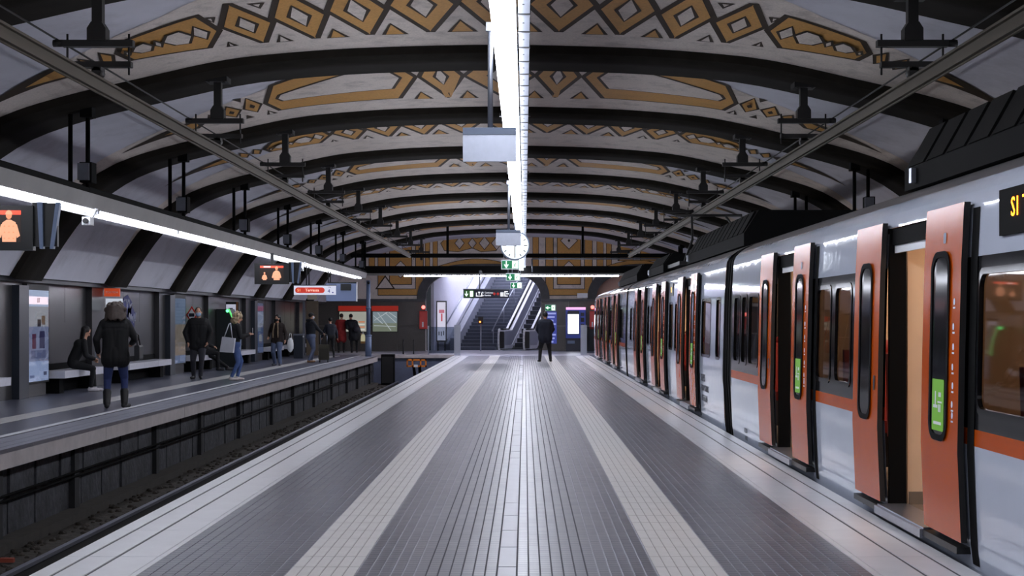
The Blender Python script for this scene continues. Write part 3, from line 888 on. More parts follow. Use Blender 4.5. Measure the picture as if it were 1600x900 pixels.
def make_car(y0, y1, doors, wins, livery, label, ac=None, detail=True):
    t = thing('train_car', label, 'train car', (0, 0, 0))
    DW = .66
    zbr = [-.9, -.15, .1, .4, .755, .86, .98, 1.3, 1.6, 1.84, 1.94, 2.1, 2.25, 2.32, 2.36]
    ybr = sorted(set([y0, y1] + [c + s * DW for c in doors for s in (-1, 1)] + [v for w_ in wins for v in w_]))
    def pick(y, z):
        for c in doors:
            if abs(y - c) < DW and .1 < z < 2.25:
                return None
        for a, b in wins:
            if a < y < b and .98 < z < 1.84:
                return None
        if livery == 1:
            if .755 < z < .86:
                return 1
            if .86 < z < 1.94:
                return 2
        return 0
    mb = MB()
    # finer y subdivisions for the wavy paint reflections
    side_grid(mb, ybr, zbr, pick)
    mb.obj('body_side', SLOT, t)
    mb = MB()
    zr = [2.36, 2.40, 2.45, 2.50, 2.56, 2.62, 2.66, 2.70, 2.72]
    side_grid(mb, [y0, y1], zr, lambda y, z: 3 if z > 2.44 else 0)
    n_ = len(mb.v)
    mb.add([(2 * MIRX - tx(z), y, z) for y in (y0, y1) for z in zr], [(i, len(zr) + i, len(zr) + i + 1, i + 1) for i in range(len(zr) - 1)], 3, True)
    mb.obj('roof', SLOT, t)
    mb = MB()
    xf = 2 * MIRX - 2.86
    mb.box(xf, xf + .03, y0, y1, -.9, .98, 0).box(xf, xf + .03, y0, y1, 1.84, 2.40, 0)
    yy = y0
    while yy < y1 - .5:
        mb.box(xf, xf + .03, yy, min(yy + .35, y1), .98, 1.84, 0)
        yy += 1.9
    mb.obj('far_side', 'cream', t)
    for e in (y0, y1 - .06):
        P = [(tx(z), z) for z in (-.9, -.15, .7, 1.3, 1.9, 2.36, 2.53, 2.66, 2.72)]
        P = P + [(2 * MIRX - a, b) for a, b in reversed(P)]
        MB().prism(P, 'y', e, e + .06).obj('end_wall', 'black', t)
    MB().box(2.92, xf, y0, y1, .02, .1).obj('floor', 'floorin', t)
    MB().box(2.98, xf, y0 + .1, y1 - .1, 2.28, 2.33).obj('ceiling', 'cream', t)
    MB().box(3.5, 3.7, y0 + .3, y1 - .3, 2.24, 2.275).box(4.6, 4.8, y0 + .3, y1 - .3, 2.24, 2.275).obj('ceiling_lamp', 'lamp_t', t)
    for c in doors:
        # black portal round the opening
        mb = MB()
        for s in (-1, 1):
            mb.box(2.84, 2.97, c + s * DW - (.0 if s > 0 else .05), c + s * DW + (.05 if s > 0 else 0), .1, 2.25)
        mb.box(2.86, 3.0, c - DW, c + DW, 2.12, 2.25)
        mb.box(2.88, 2.9, c - DW, c + DW, 2.06, 2.12, 1)
        # strips of rubber beside the slid leaves
        for s in (-1, 1):
            a = c + s * (.63 + LW) if s < 0 else c + .63 + LW
            zs = [.0, .13, .4, .7, 1.3, 1.9, 2.25]
            vs = [(tx(z) - .004, y, z) for y in ((a - .14, a) if s < 0 else (a, a + .05)) for z in zs]
            k = len(zs)
            mb.add(vs, [(i, i + 1, k + i + 1, k + i) for i in range(k - 1)], 0)
        mb.obj('door_portal', ['blackmat', 'white'], t)
        MB().box(2.74, 2.98, c - DW - .8, c + DW + .8, .055, .1, 1).box(2.72, 2.74, c - DW, c + DW, .04, .1, 0).box(2.745, 2.98, c - DW, c + DW, .1, .112, 0).obj('door_step', ['steel', 'black'], t)
        for s in (-1, 1):
            o = link('door_leaf', leaf_me, t, (-.065, c + s * (.63 + LW / 2), 0))
            link('door_window', dw_me, o, (0, 0, 0))
            if s < 0:
                mb = MB()
                panel(mb, rrect(.27, .34, .01, 2, 0, .98), .008, 0)
                g = mb.obj('sticker', sign_green, o)
                mb = MB()
                panel(mb, [(-.09, .85), (.09, .85), (.09, .87), (-.09, .87)], .010, 0)
                for yy_, zz_, w2, h2 in ((.05, 1.02, .012, .1), (.05, .97, .05, .02), (-.05, 1.05, .03, .03), (-.05, 1.0, .05, .012), (-.06, .96, .012, .05), (-.03, .96, .012, .05)):
                    panel(mb, [(yy_ - w2, zz_ - h2 / 2), (yy_ + w2, zz_ - h2 / 2), (yy_ + w2, zz_ + h2 / 2), (yy_ - w2, zz_ + h2 / 2)], .010, 0)
                mb.obj('sticker_print', 'white', o)
                if detail:
                    mb = MB()
                    for k, zz in enumerate((1.66, 1.5, 1.37, 1.24, 1.12, 1.0, .93)):
                        panel(mb, rrect(.035, .045, .015, 2, -.31 + .008 * (k % 2), zz), .003, 0)
                        panel(mb, rrect(.05, .012, .005, 2, -.31, zz - .04), .003, 0)
                    mb.obj('warning_pictogram', 'white', o)['kind'] = 'stuff'
                mb = MB()
                panel(mb, rrect(.06, .07, .01, 2, -.05, 2.08), .004, 0)
                mb.obj('lock_cover', 'galv', o)
            else:
                mb = MB()
                panel(mb, rrect(.05, .12, .02, 2, -.32, 1.05), .006, 0)
                mb.obj('door_button', 'black', o)
        # vestibule partition with grab pole and stop button
        for s in (1,):
            p = MB().box(2.99, 3.85, c + .70, c + .76, .1, 2.22, 0).box(3.0, 3.85, c + .69, c + .7, .1, .2, 1).prism(rrect(.5, 1.0, .06, 3, 3.45, 1.15), 'y', c + .688, c + .70, 0).obj('partition', ['cream', 'floorin'], t)
            if detail:
                MB().cyl((3.18, c + .66, 1.18), (3.18, c + .7, 1.18), .055, 14).obj('stop_button', 'red', p)
                MB().cyl((3.3, c + .63, .85), (3.3, c + .63, 1.75), .018, 10, 0).cyl((3.3, c + .63, .9), (3.3, c + .7, .9), .012, 8).cyl((3.3, c + .63, 1.7), (3.3, c + .7, 1.7), .012, 8).obj('grab_pole', 'steel', p)
        for s in (-1,):
            MB().box(2.99, 3.85, c - .76, c - .70, .1, 2.22, 0).obj('partition', 'cream', t)
    for a, b in wins:
        m2 = win_me(b - a, .86, 1.41, .08, .006)
        # shift to window centre
        m2.v = [(v[0], v[1] + (a + b) / 2, v[2]) for v in m2.v]
        m2.obj('window', ['glossblack', 'glass'], t)
    if detail:
        yy = y0 + 1.2
        while yy < y1 - 1:
            if all(abs(yy - c) > 1.35 for c in doors):
                seat_obj(t, 3.3, yy, -1)
                seat_obj(t, 4.9, yy, 1)
            yy += .85
    if ac:
        for a, b, h in ac:
            mb = MB()
            P = [(3.2, 2.62), (3.2, 2.8), (3.42, 2.72 + h), (2 * MIRX - 3.42, 2.72 + h), (2 * MIRX - 3.2, 2.8), (2 * MIRX - 3.2, 2.62)]
            mb.prism(P, 'y', a, b)
            o = mb.obj('roof_unit', 'blackmat', t)
            for k in range(int((b - a) / .55)):
                MB().prism([(3.22, 2.8), (3.40, 2.70 + h), (3.37, 2.71 + h), (3.19, 2.81)], 'y', a + .1 + .55 * k, a + .55 + .55 * k).obj('louvre', 'blackmat', o)
            MB().prism([(3.19, 2.66), (3.19, 2.78), (3.15, 2.78), (3.15, 2.66)], 'y', b - .4, b - .33).obj('bolt', 'steel', o)
    return t

car1 = make_car(.2, 20.05, [5.8, 10.8, 15.8], [(7.55, 9.13), (12.7, 13.35), (13.55, 14.2), (17.75, 18.5), (18.65, 19.1), (19.25, 19.8)], 1,
                'nearest white train car with black window band and orange doors', ac=[(4.0, 12.4, .42)])
car2 = make_car(20.8, 40.3, [25.2, 30.5, 35.6], [(21.2, 21.65), (22.3, 23.4), (27.0, 27.6), (28.0, 28.7), (32.3, 33.0), (33.3, 33.8), (37.6, 38.2), (38.6, 39.3)], 2,
                'white middle train car without window band, lettered on its side', ac=[(21.5, 29.0, .42), (34, 38, .35)])
car3 = make_car(41.0, 59.6, [45.4, 50.6, 55.7], [(42.0, 43.5), (47.3, 48.7), (52.5, 53.8), (57.6, 58.8)], 1,
                'farthest train car with black window band and orange stripe', ac=[(42, 50, .4)], detail=False)
# bellows
for (a, b, par) in ((20.05, 20.8, car1), (40.3, 41.0, car2)):
    mb = MB()
    k = 7
    for i in range(k):
        yy = a + (b - a) * (i + .5) / k
        P = [(tx(z) + .03 + .03 * (i % 2), z) for z in (-.9, -.15, .7, 1.3, 1.9, 2.36, 2.5, 2.6)]
        P = P + [(2 * MIRX - x_, z_) for x_, z_ in reversed(P)]
        mb.prism(P, 'y', a + (b - a) * i / k, a + (b - a) * (i + 1) / k)
    mb.obj('gangway_bellows', 'blackmat', par)
# destination display on the near car
o = MB().box(tx(2.2) - .03, tx(2.2) + .02, 7.2, 8.72, 2.04, 2.31).obj('destination_display', 'blackmat', car1)
led = emis('led_orange', (255, 120, 10), 5.0)
text('S1 Terrassa', .16, led, o, (tx(2.2) - .033, 8.5, 2.19), (PI / 2, 0, -PI / 2), 'led_text', 'LEFT', .001)
# roof lettering and side lettering
blk = mat('lettering_grey', (52, 52, 58), .5)
def side_text(body, size, y, z, car, material=blk, off=.006, align='LEFT'):
    return text(body, size, material, car, (tx(z) - off, y, z), (PI / 2, 0, -PI / 2), 'lettering', align, .001)
tilt = math.atan2(.09, .13)
o = text('Sense fum, sense soroll', .11, blk, car1, (2.93, 11.9, 2.40), (PI / 2 - .5, 0, -PI / 2), 'lettering', 'LEFT', .001)
side_text('SERVEIS', .16, 23.4, .62, car2)
side_text('FERROCARRILS', .14, 23.4, .46, car2)
side_text('CATALANS', .14, 23.4, .3, car2)
side_text('112.03', .09, 18.9, .12, car1)
side_text('M 112', .08, 18.9, .02, car1)
o = MB().box(tx(2.1) - .012, tx(2.1) + .01, 28.0, 28.55, 1.98, 2.22).obj('destination_display', 'black', car2)
text('S1', .14, emis('led_pale', (255, 190, 90), 1.5), o, (tx(2.1) - .014, 28.4, 2.1), (PI / 2, 0, -PI / 2), 'led_text', 'LEFT', .001)
# pantograph on the middle car
mb = MB()
for x in (3.6, 4.7):
    mb.cyl((x, 33.5, 2.75), (x, 31.6, 3.25), .03, 8).cyl((x, 31.6, 3.25), (4.15 + (x - 4.15) * .7, 33.2, 3.85), .025, 8)
mb.cyl((3.4, 33.2, 3.88), (4.9, 33.2, 3.88), .03, 8).box(3.3, 5.0, 31.4, 34, 2.7, 2.78)
mb.obj('pantograph', 'dark', car2)

# ------------------------------------------------------------------ end wall with the arch to the stairs
EM = Y_END / FPX
def ex(px): return (px - 820) * EM
def ez(py): return CAMH + (498 - py) * EM
AC, AW, AZ0, AZ1 = -2.0, 2.78, 2.42, 3.78
def arch_pts(c, a, z0, z1, k=40):
    pts = []
    for i in range(k + 1):
        th = PI * i / k
        cs, sn = math.cos(th), math.sin(th)
        pts.append((c - a * math.copysign(abs(cs) ** .62, cs), z0 + (z1 - z0) * abs(sn) ** .8))
    return pts
mb = MB()
def wall_piece(x0, x1, z0, z1, mi=0):
    mb.box(x0, x1, Y_END, Y_END + .4, z0, z1, mi)
A1, A2 = arch_pts(AC, AW, AZ0, AZ1), arch_pts(6.2, 2.75, AZ0, 3.75)
wall_piece(-10.8, AC - AW, 0, 5.7)
wall_piece(AC + AW, 6.2 - 2.75, 0, 5.7)
wall_piece(6.2 + 2.75, 10.2, 0, 5.7)
for A in (A1, A2):
    for p, q in zip(A[:-1], A[1:]):
        if q[0] - p[0] < 1e-5:
            continue
        mb.prism([(p[0], p[1]), (q[0], q[1]), (q[0], 5.7), (p[0], 5.7)], 'y', Y_END, Y_END + .4)
wall_b = struct(mb.obj('wall_back', 'mosaic'), 'end wall with golden mosaic above dark stone')
struct(MB().box(3.3, 9.2, Y_END + .5, Y_END + .6, 0, 4).obj('wall_niche', mat('niche', (206, 168, 150), .7)), 'pale pink niche wall behind the right arch')
def arch_trim(A, wdt, nm):
    n_ = len(A)
    out = []
    for i in range(n_):
        a, b = A[max(i - 1, 0)], A[min(i + 1, n_ - 1)]
        tx_, tz_ = b[0] - a[0], b[1] - a[1]
        l = math.hypot(tx_, tz_)
        out.append((A[i][0] - tz_ / l * wdt, A[i][1] + tx_ / l * wdt))
    m_ = MB()
    vs = [(p[0], Y_END - .09, p[1]) for p in A] + [(p[0], Y_END - .09, p[1]) for p in out] + [(p[0], Y_END + .42, p[1]) for p in A] + [(p[0], Y_END + .0, p[1]) for p in out]
    fs = []
    for i in range(n_ - 1):
        fs += [(i, i + 1, n_ + i + 1, n_ + i), (i, 2 * n_ + i, 2 * n_ + i + 1, i + 1), (n_ + i, n_ + i + 1, 3 * n_ + i + 1, 3 * n_ + i)]
    m_.add(vs, fs, 0)
    return m_.obj(nm, mat('arch_stone', (60, 60, 64), .5, noise=.25, nscale=8), wall_b)
arch_trim(A1, .42, 'arch_trim')
arch_trim(A2, .45, 'arch_trim')
# stone facing
for (a, b) in ((-10.2, AC - AW), (AC + AW, 3.45)):
    k = max(1, round((b - a) / 1.3)); wd = (b - a) / k
    for i in range(k):
        for z0, z1 in ((0, 1.2), (1.21, 2.38)):
            MB().box(a + wd * i + .004, a + wd * (i + 1) - .004, Y_END - .1, Y_END, z0, z1).obj('stone_panel', mat('end_granite', (82, 78, 74), .35, noise=.3, nscale=30, dirt=.25, dscale=2), wall_b)
    MB().box(a, b + (.0 if b > 0 else .0), Y_END - .26, Y_END, 2.38, 2.5).obj('ledge', mat('ledge2', (72, 72, 76), .5, noise=.2), wall_b)
# mosaic fields of the end wall (flat inlays)
def flat(name, layers):
    m_ = MB()
    for i, (poly, mi) in enumerate(layers):
        y = Y_END - .006 - .004 * i
        a = sum(poly[j][0] * poly[(j + 1) % len(poly)][1] - poly[(j + 1) % len(poly)][0] * poly[j][1] for j in range(len(poly)))
        f = tuple(range(len(poly)))
        m_.add([(p[0], y, p[1]) for p in poly], [f if a > 0 else f[::-1]], mi)
    m_.obj(name, ['mosaic', 'gold', 'brown'], wall_b)
def R4(x0, x1, y0, y1):
    return [(ex(x0), ez(y1)), (ex(x1), ez(y1)), (ex(x1), ez(y0)), (ex(x0), ez(y0))]
def fr(x0, x1, y0, y1, d, mi):
    r = R4(x0, x1, y0, y1)
    return [(r, 2), (inset(r, d), mi)]
def px_poly(pts):
    return [(ex(x), ez(y)) for x, y in pts]
LN = .035
for x0, x1 in ((852, 926), (590, 662)):
    c = (x0 + x1) / 2
    hw = (x1 - x0) / 2
    flat('mosaic_field', fr(x0, x1, 330, 462, LN, 1) + fr(x0 + 12, x1 - 12, 330, 452, LN, 0) + fr(x0 + 18, x1 - 18, 330, 445, LN, 1))
    for cy in (376, 421):
        q = px_poly([(c - 14, cy), (c, cy + 14), (c + 14, cy), (c, cy - 14)])
        q2 = px_poly([(c - 2.2, cy), (c, cy + 2.8), (c + 2.2, cy), (c, cy - 2.8)])
        m_ = MB()
        for i, (pl, mi) in enumerate([(q, 2), (inset(q, .03), 0), (q2, 2)]):
            m_.add([(p[0], Y_END - .034 - .004 * i, p[1]) for p in pl], [tuple(range(len(pl)))], mi)
        m_.obj('mosaic_lozenge', ['mosaic', 'gold', 'brown'], wall_b)
for a, b in ((664, 672), (676, 684), (832, 842), (932, 943), (947, 956), (560, 572), (576, 586)):
    flat('mosaic_stripe', fr(a, b, 330, 424, .025, 1))
q = px_poly([(688, 380), (694, 374), (716, 372), (730, 366), (744, 372), (772, 366), (780, 380), (776, 392), (752, 394), (738, 388), (716, 394), (694, 392)])
flat('mosaic_field', [(q, 2), (inset(q, .03), 1)])
for cx_, wd in ((718, 8), (738, 7), (757, 9), (776, 9)):
    q = px_poly([(cx_ - wd, 380), (cx_, 380 + wd + 2), (cx_ + wd, 380), (cx_, 380 - wd - 2)])
    m_ = MB()
    for i, (pl, mi) in enumerate([(q, 2), (inset(q, .03), 0)]):
        m_.add([(p[0], Y_END - .024 - .004 * i, p[1]) for p in pl], [tuple(range(len(pl)))], mi)
    m_.obj('mosaic_lozenge', ['mosaic', 'gold', 'brown'], wall_b)
def arc_band(c0, hw, yb, rise, th, nm='mosaic_arc'):
    up = [(c0 - hw + 2 * hw * i / 16, yb - rise * math.sin(PI * i / 16)) for i in range(17)]
    lo = [(x, y + th) for x, y in up]
    m_ = MB()
    for k, (d, mi) in enumerate(((0, 2), (.9, 1))):
        U = [(x, y + d) for x, y in up]; Lw = [(x, y - d) for x, y in lo]
        for i in range(16):
            P4 = px_poly([U[i], U[i + 1], Lw[i + 1], Lw[i]])
            m_.add([(p[0], Y_END - .012 - .004 * k, p[1]) for p in P4], [(3, 2, 1, 0)], mi)
    m_.obj(nm, ['mosaic', 'gold', 'brown'], wall_b)
arc_band(745, 62, 416, 12, 9)
arc_band(995, 60, 420, 14, 11)
for a in ((965, 990, 366, 408), (1000, 1040, 366, 408)):
    flat('mosaic_field', fr(*a, .03, 1))
q = px_poly([(595, 452), (612, 428), (629, 452)])
flat('mosaic_triangle', [(R4(590, 594, 447, 451), 2)])
for pl in ([(586, 452), (602, 430), (618, 452)],):
    q = px_poly(pl); m_ = MB()
    for i, (p_, mi) in enumerate([(q, 2), (inset(q, .06), 0), (inset(q, .24), 1)]):
        m_.add([(p[0], Y_END - .04 - .004 * i, p[1]) for p in p_], [tuple(range(3))], mi)
    m_.obj('mosaic_triangle', ['mosaic', 'gold', 'brown'], wall_b)

# stairwell
TH = math.radians(16)
O = (-1.2, 72.0, 0)
def frame(name, label, cat, kind=None):
    o = thing(name, label, cat, O, -TH)
    return o
sw = struct(MB().box(-3.2, -3.05, -1.1, 14, 0, 9).obj('wall_stairwell', 'wallwhite'), 'bright white stairwell wall left of the steps')
sw2 = struct(MB().box(3.4, 3.5, .6, 14, 0, 9).box(-3.1, 3.5, 13.6, 13.8, 0, 9).obj('wall_stairwell_right', 'wallwhite'), 'stairwell walls at the right and top of the stairs')
sc = struct(MB().add([(-3.2, -.7, 3.9), (3.5, .7, 4.4), (3.5, 14, 11), (-3.2, 14, 11)], [(0, 1, 2, 3)]).obj('ceiling_stairwell', 'wallwhite'), 'sloping white ceiling over the stairs')
for o in (sw, sw2, sc):
    o.location = O; o.rotation_euler = (0, 0, -TH)
t = frame('stair_lamp', 'fluorescent lamps under the sloping stairwell ceiling', 'ceiling light')
for lx in (-2.3, 0.6):
    for k in range(4):
        y = .9 + 2.2 * k
        z = 3.9 + (y + .5) * .5 - .1
        m_ = MB().add([(lx - .12, y, z), (lx + .12, y, z), (lx + .12, y + 1.8, z + .9), (lx - .12, y + 1.8, z + .9)], [(0, 3, 2, 1)])
        m_.add([(lx - .14, y, z + .03), (lx + .14, y, z + .03), (lx + .14, y + 1.8, z + .93), (lx - .14, y + 1.8, z + .93)], [(0, 3, 2, 1)], 1)
        m_.obj('tube', ['lamp_st', 'white'], t)
t = frame('staircase', 'dark grey staircase rising beside the escalators', 'stairs')
stepm = mat('stair_step', (74, 80, 94), .5, noise=.15, nscale=10)
st_me = MB().box(-2.2, -.32, 0, .34, -.173, 0, 0).box(-2.2, -.32, -.012, .03, -.02, .004, 1).mesh('step', [stepm, mat('nosing', (130, 134, 146), .4)])
for i in range(26):
    link('step', st_me, t, (0, .3 * i + .1, .173 * (i + 1)))
def slope(y0, y1, z0): return [(y0, z0), (y1, z0 + (y1 - y0) * .577)]
m_ = MB().prism([(-.25, 0), (.1, 0), (9, 5.1), (9, 5.75), (.2, .72), (-.25, .6)], 'x', -2.5, -2.2)
m_.obj('stringer', mat('stringer', (138, 142, 154), .5, noise=.08), t)
MB().prism([(-.6, .3), (9, 5.9), (9, 6.1), (-.6, .55)], 'x', -3.05, -2.5).obj('sloping_ledge', mat('pale_ledge', (196, 198, 208), .5), t)
for (lx, zz) in ((-2.95, 1.0), (-2.75, .8), (-.42, .95)):
    m_ = MB().cyl((lx, .0, zz), (lx, 8.6, zz + 8.6 * .577), .028, 8)
    for k in range(5):
        m_.cyl((lx, .2 + 1.8 * k, zz + (.2 + 1.8 * k) * .577), (lx, .2 + 1.8 * k, zz - (.75 if lx > -1 else .35) + (.2 + 1.8 * k) * .577), .016, 6)
    m_.obj('handrail', 'steel', t)
def balustrade(t, lx, wdt=.3):
    P = [(-.25, .08), (.95, .08), (9.2, .08 + 8.25 * .577), (9.2, .98 + 8.25 * .577), (.95, .98), (-.25, .96)]
    MB().prism(P, 'x', lx, lx + wdt).obj('balustrade', mat('balustrade', (150, 154, 168), .35), t)
    m_ = MB()
    for (a, b) in (((-.3, .99), (.95, 1.0)), ((.95, 1.0), (9.2, 1.0 + 8.25 * .577))):
        m_.add([(x, y, z) for x in (lx - .03, lx + wdt + .03) for (y, z) in (a, b, (b[0], b[1] - .06), (a[0], a[1] - .06))], [(0, 1, 2, 3), (7, 6, 5, 4), (0, 4, 5, 1), (1, 5, 6, 2), (2, 6, 7, 3), (3, 7, 4, 0)])
    for (a, b) in (((-.2, .1), (.98, .1)), ((.98, .1), (9.2, .1 + 8.22 * .577))):
        m_.add([(x, y, z) for x in (lx - .02, lx + wdt + .02) for (y, z) in ((a[0], a[1] + .16), (b[0], b[1] + .16), b, a)], [(0, 1, 2, 3), (7, 6, 5, 4), (0, 4, 5, 1), (1, 5, 6, 2), (2, 6, 7, 3), (3, 7, 4, 0)])
    m_.obj('deck', mat('deck_pale', (206, 208, 216), .35), t)
    MB().prism(rrect(wdt - .04, .82, .06, 3, lx + wdt / 2, .52), 'y', -.29, -.25).obj('newel_panel', 'black', t)
    m_ = MB()
    pts = [(lx + .03, .9 - .0 * i, z) for i, z in enumerate((1, 1))]
    arc = [(-.25 - .14 * math.sin(a), .54 + .5 * math.cos(a)) for a in [PI * k / 10 for k in range(11)]]
    for p, q in zip(arc[:-1], arc[1:]):
        m_.cyl((lx + .03, p[0], p[1]), (lx + .03, q[0], q[1]), .05, 8)
    m_.obj('handrail_end', 'white', t)
    m_ = MB().cyl((lx + wdt / 2, -.2, 1.03), (lx + wdt / 2, .95, 1.04), .045, 8).cyl((lx + wdt / 2, .95, 1.04), (lx + wdt / 2, 9.2, 1.04 + 8.25 * .577), .045, 8)
    m_.obj('handrail', 'rubber', t)
es_step = MB().box(0, .92, 0, .4, -.22, 0, 0).mesh('step', [mat('esc_step', (44, 47, 56), .5, metal=.3)])
for (lx, label, right) in ((0, 'left escalator between the staircase and the second escalator', False), (1.28, 'right escalator partly hidden by the stone pillar', True)):
    t = frame('escalator', label, 'escalator')
    balustrade(t, lx)
    for i in range(22):
        y = .2 + .4 * i
        link('step', es_step, t, (lx + .33, y, .06 + max(0, y - .9) * .577))
    MB().box(lx + .3, lx + 1.28, -.6, .2, -.0, .03).obj('comb_plate', 'steel', t)
wall_f = struct(MB().add([(-3.2, -1.2, -.002), (3.6, -1.2, -.002), (3.6, 1.2, -.002), (-3.2, 1.2, -.002)], [(0, 1, 2, 3)]).obj('floor_stair', 'concourse'), 'floor patch before the escalators')
wall_f.location = O; wall_f.rotation_euler = (0, 0, -TH)

# ------------------------------------------------------------------ signs, clock, boards along the centre line
green = emis('exit_green', (16, 92, 58), .5)
pict = emis('exit_white', (225, 245, 232), .85)
def running_man(m_, cx_, cz, s, mi):
    m_.cyl((cx_ + .08 * s, -.006, cz + .36 * s), (cx_ + .08 * s, .0, cz + .36 * s), .09 * s, 10, mi)
    for a, b, wd in (((.02, .25), (-.08, -.05), .09), ((.0, .2), (.24, .1), .045), ((.0, .2), (-.22, .12), .045), ((-.22, .12), (-.26, -.02), .04), ((-.08, -.05), (.14, -.16), .055), ((.14, -.16), (.1, -.4), .05), ((-.08, -.05), (-.2, -.28), .055), ((-.2, -.28), (-.38, -.3), .045)):
        m_.cyl((cx_ + a[0] * s, -.003, cz + a[1] * s), (cx_ + b[0] * s, -.003, cz + b[1] * s), wd * s, 6, mi)
def arrow(m_, cx_, cz, s, ang, mi):
    c_, sn = math.cos(ang), math.sin(ang)
    def rt(p): return (cx_ + (p[0] * c_ - p[1] * sn) * s, cz + (p[0] * sn + p[1] * c_) * s)
    for P in ([(-.05, .4), (.05, .4), (.05, -.25), (-.05, -.25)], [(-.28, -.02), (-.2, .06), (.04, -.32), (0, -.42), (-.05, -.36)], [(.28, -.02), (.2, .06), (-.04, -.32), (0, -.42), (.05, -.36)]):
        m_.prism([rt(p) for p in P], 'y', -.006, 0, mi)
def exit_sign(loc, w_, h_, label, ang=0, hang=None, rz=0):
    t = thing('exit_sign', label, 'sign', loc, rz, 'green exit signs')
    MB().box(-w_ / 2, w_ / 2, 0, .05, -h_ / 2, h_ / 2).obj('frame', 'white', t)
    b = MB().box(-w_ / 2 + .02, w_ / 2 - .02, -.006, 0, -h_ / 2 + .02, h_ / 2 - .02).obj('panel', green, t)
    m_ = MB(); arrow(m_, -w_ * .22, 0, h_ * .85, ang, 0)
    m_.obj('arrow', pict, t, (0, -.006, 0))
    MB().box(w_ * .1, w_ * .42, -.012, -.006, -h_ * .38, h_ * .38).obj('pictogram_field', pict, t)
    m_ = MB(); running_man(m_, w_ * .26, -.02, h_ * .62, 0)
    m_.obj('running_figure', green, t, (0, -.013, 0))
    if hang:
        for dx in (-w_ * .35, w_ * .35):
            MB().cyl((dx, .03, h_ / 2), (dx, .03, hang), .008, 6).obj('hanger', 'galv', t)
    return t
exit_sign((-.335, 34, 2.8), .42, .22, 'nearest green exit sign with down arrow below the clock', 0, .72)
exit_sign((-.33, 42, 2.74), .42, .22, 'middle one of the three green exit signs under the light strip', 0, .78)
exit_sign((-.30, 51.7, 2.72), .42, .22, 'farthest of the three green exit signs under the light strip', 0, .8)
exit_sign((ex(860), 70.84, ez(481)), .52, .32, 'green exit sign with left arrow on the stone pillar above the blue panel', -PI / 2)

def board(y, label):
    t = thing('hanging_board', label, 'sign board', (-.246, y, 0))
    MB().cyl((-.0, 0, 2.9), (-.0, 0, 3.63), .019, 12).obj('pole', 'galv', t)
    MB().box(-.195, .185, -.02, .02, 2.67, 2.86).obj('board', 'steel', t)
    MB().box(-.195, .185, -.03, .03, 2.86, 2.91).obj('top_band', mat('board_band', (92, 100, 116), .35, metal=.6), t)
    MB().box(-.03, .009, -.03, .03, 3.6, 3.66).obj('bracket', 'galv', t)
board(10.5, 'large blank metal board hanging nearest below the light strip')
board(22.5, 'smaller looking metal board hanging in front of the clock')
t = thing('station_clock', 'round white station clock hanging from the light strip', 'clock', (-.2, 30, 3.04))
m_ = MB().cyl((0, -.06, 0), (0, .06, 0), .30, 40)
m_.obj('case', mat('clock_case', (92, 104, 124), .4), t)
MB().cyl((0, -.066, 0), (0, -.06, 0), .275, 40).obj('face', emis('clock_face', (238, 244, 248), .25), t)
for k in range(12):
    a = PI / 6 * k
    r0 = .2 if k % 3 else .18
    o = MB().box(-.009, .009, -.004, 0, r0, .25).obj('hour_mark', 'black', t, (0, -.066, 0))
    o.rotation_euler = (0, a, 0)
for nm, a, ln, wd in (('minute_hand', PI, .2, .009), ('hour_hand', math.radians(285), .13, .012)):
    o = MB().box(-wd, wd, -.004, 0, -.03, ln).obj(nm, 'black', t, (0, -.072, 0))
    o.rotation_euler = (0, a, 0)
MB().cyl((0, 0, .3), (0, 0, .508), .02, 8).obj('hanger', 'galv', t)

# dark direction sign before the stairs
t = thing('direction_sign', 'dark hanging direction sign with green exit field and white pictograms', 'sign', (-1.5, 58, 2.53))
MB().box(-.92, .9, 0, .08, -.17, .17).obj('body', 'darkblue', t)
MB().box(-.94, .92, -.01, .09, .17, .2).obj('top_rail', 'galv', t)
MB().box(-.9, -.5, -.008, 0, -.14, .14).obj('exit_field', mat('exit_dim', (40, 84, 30), .5, emit=.1), t)
m_ = MB(); arrow(m_, -.8, 0, .24, 0, 0)
m_.box(-.66, -.54, -.004, 0, -.11, .11).obj('arrow', pict, t, (0, -.008, 0))
wt = emis('sign_white', (230, 232, 240), .5)
m_ = MB()
for x0, x1, z0, z1 in ((-.42, -.39, -.1, .05), (-.21, -.18, -.1, .05), (-.42, -.18, -.1, -.07), (-.315, -.285, -.03, .08), (-.34, -.26, .05, .08)):
    m_.box(x0, x1, -.004, 0, z0, z1)
m_.obj('pictogram', wt, t, (0, 0, 0))
text('Pl. Catalunya', .085, wt, t, (.03, -.003, .045), name='lettering')
text('La Rambla', .085, wt, t, (-.01, -.003, -.06), name='lettering')
for x_ in (.3, .44):
    m_ = MB().prism([(x_ - .06, 0), (x_, -.07), (x_ + .06, 0), (x_, .07)], 'y', -.004, 0)
    m_.obj('line_badge', 'red', t)
m_ = MB().box(.54, .6, -.004, 0, -.1, .06).box(.62, .66, -.004, 0, -.1, .06)
m_.obj('pictogram', wt, t)
m_ = MB()
for x0, x1, z0, z1 in ((.7, .73, -.1, .1), (.7, .83, .07, .1), (.7, .83, -.1, -.07), (.76, .88, -.015, .015)):
    m_.box(x0, x1, -.004, 0, z0, z1)
m_.obj('pictogram', wt, t)
MB().cyl((-.28, .04, .2), (-.28, .04, .92), .025, 8).obj('hanger', 'galv', t)
MB().box(-.31, -.25, .04, 2.87, .9, .96).obj('bracket_arm', 'blackmat', t)

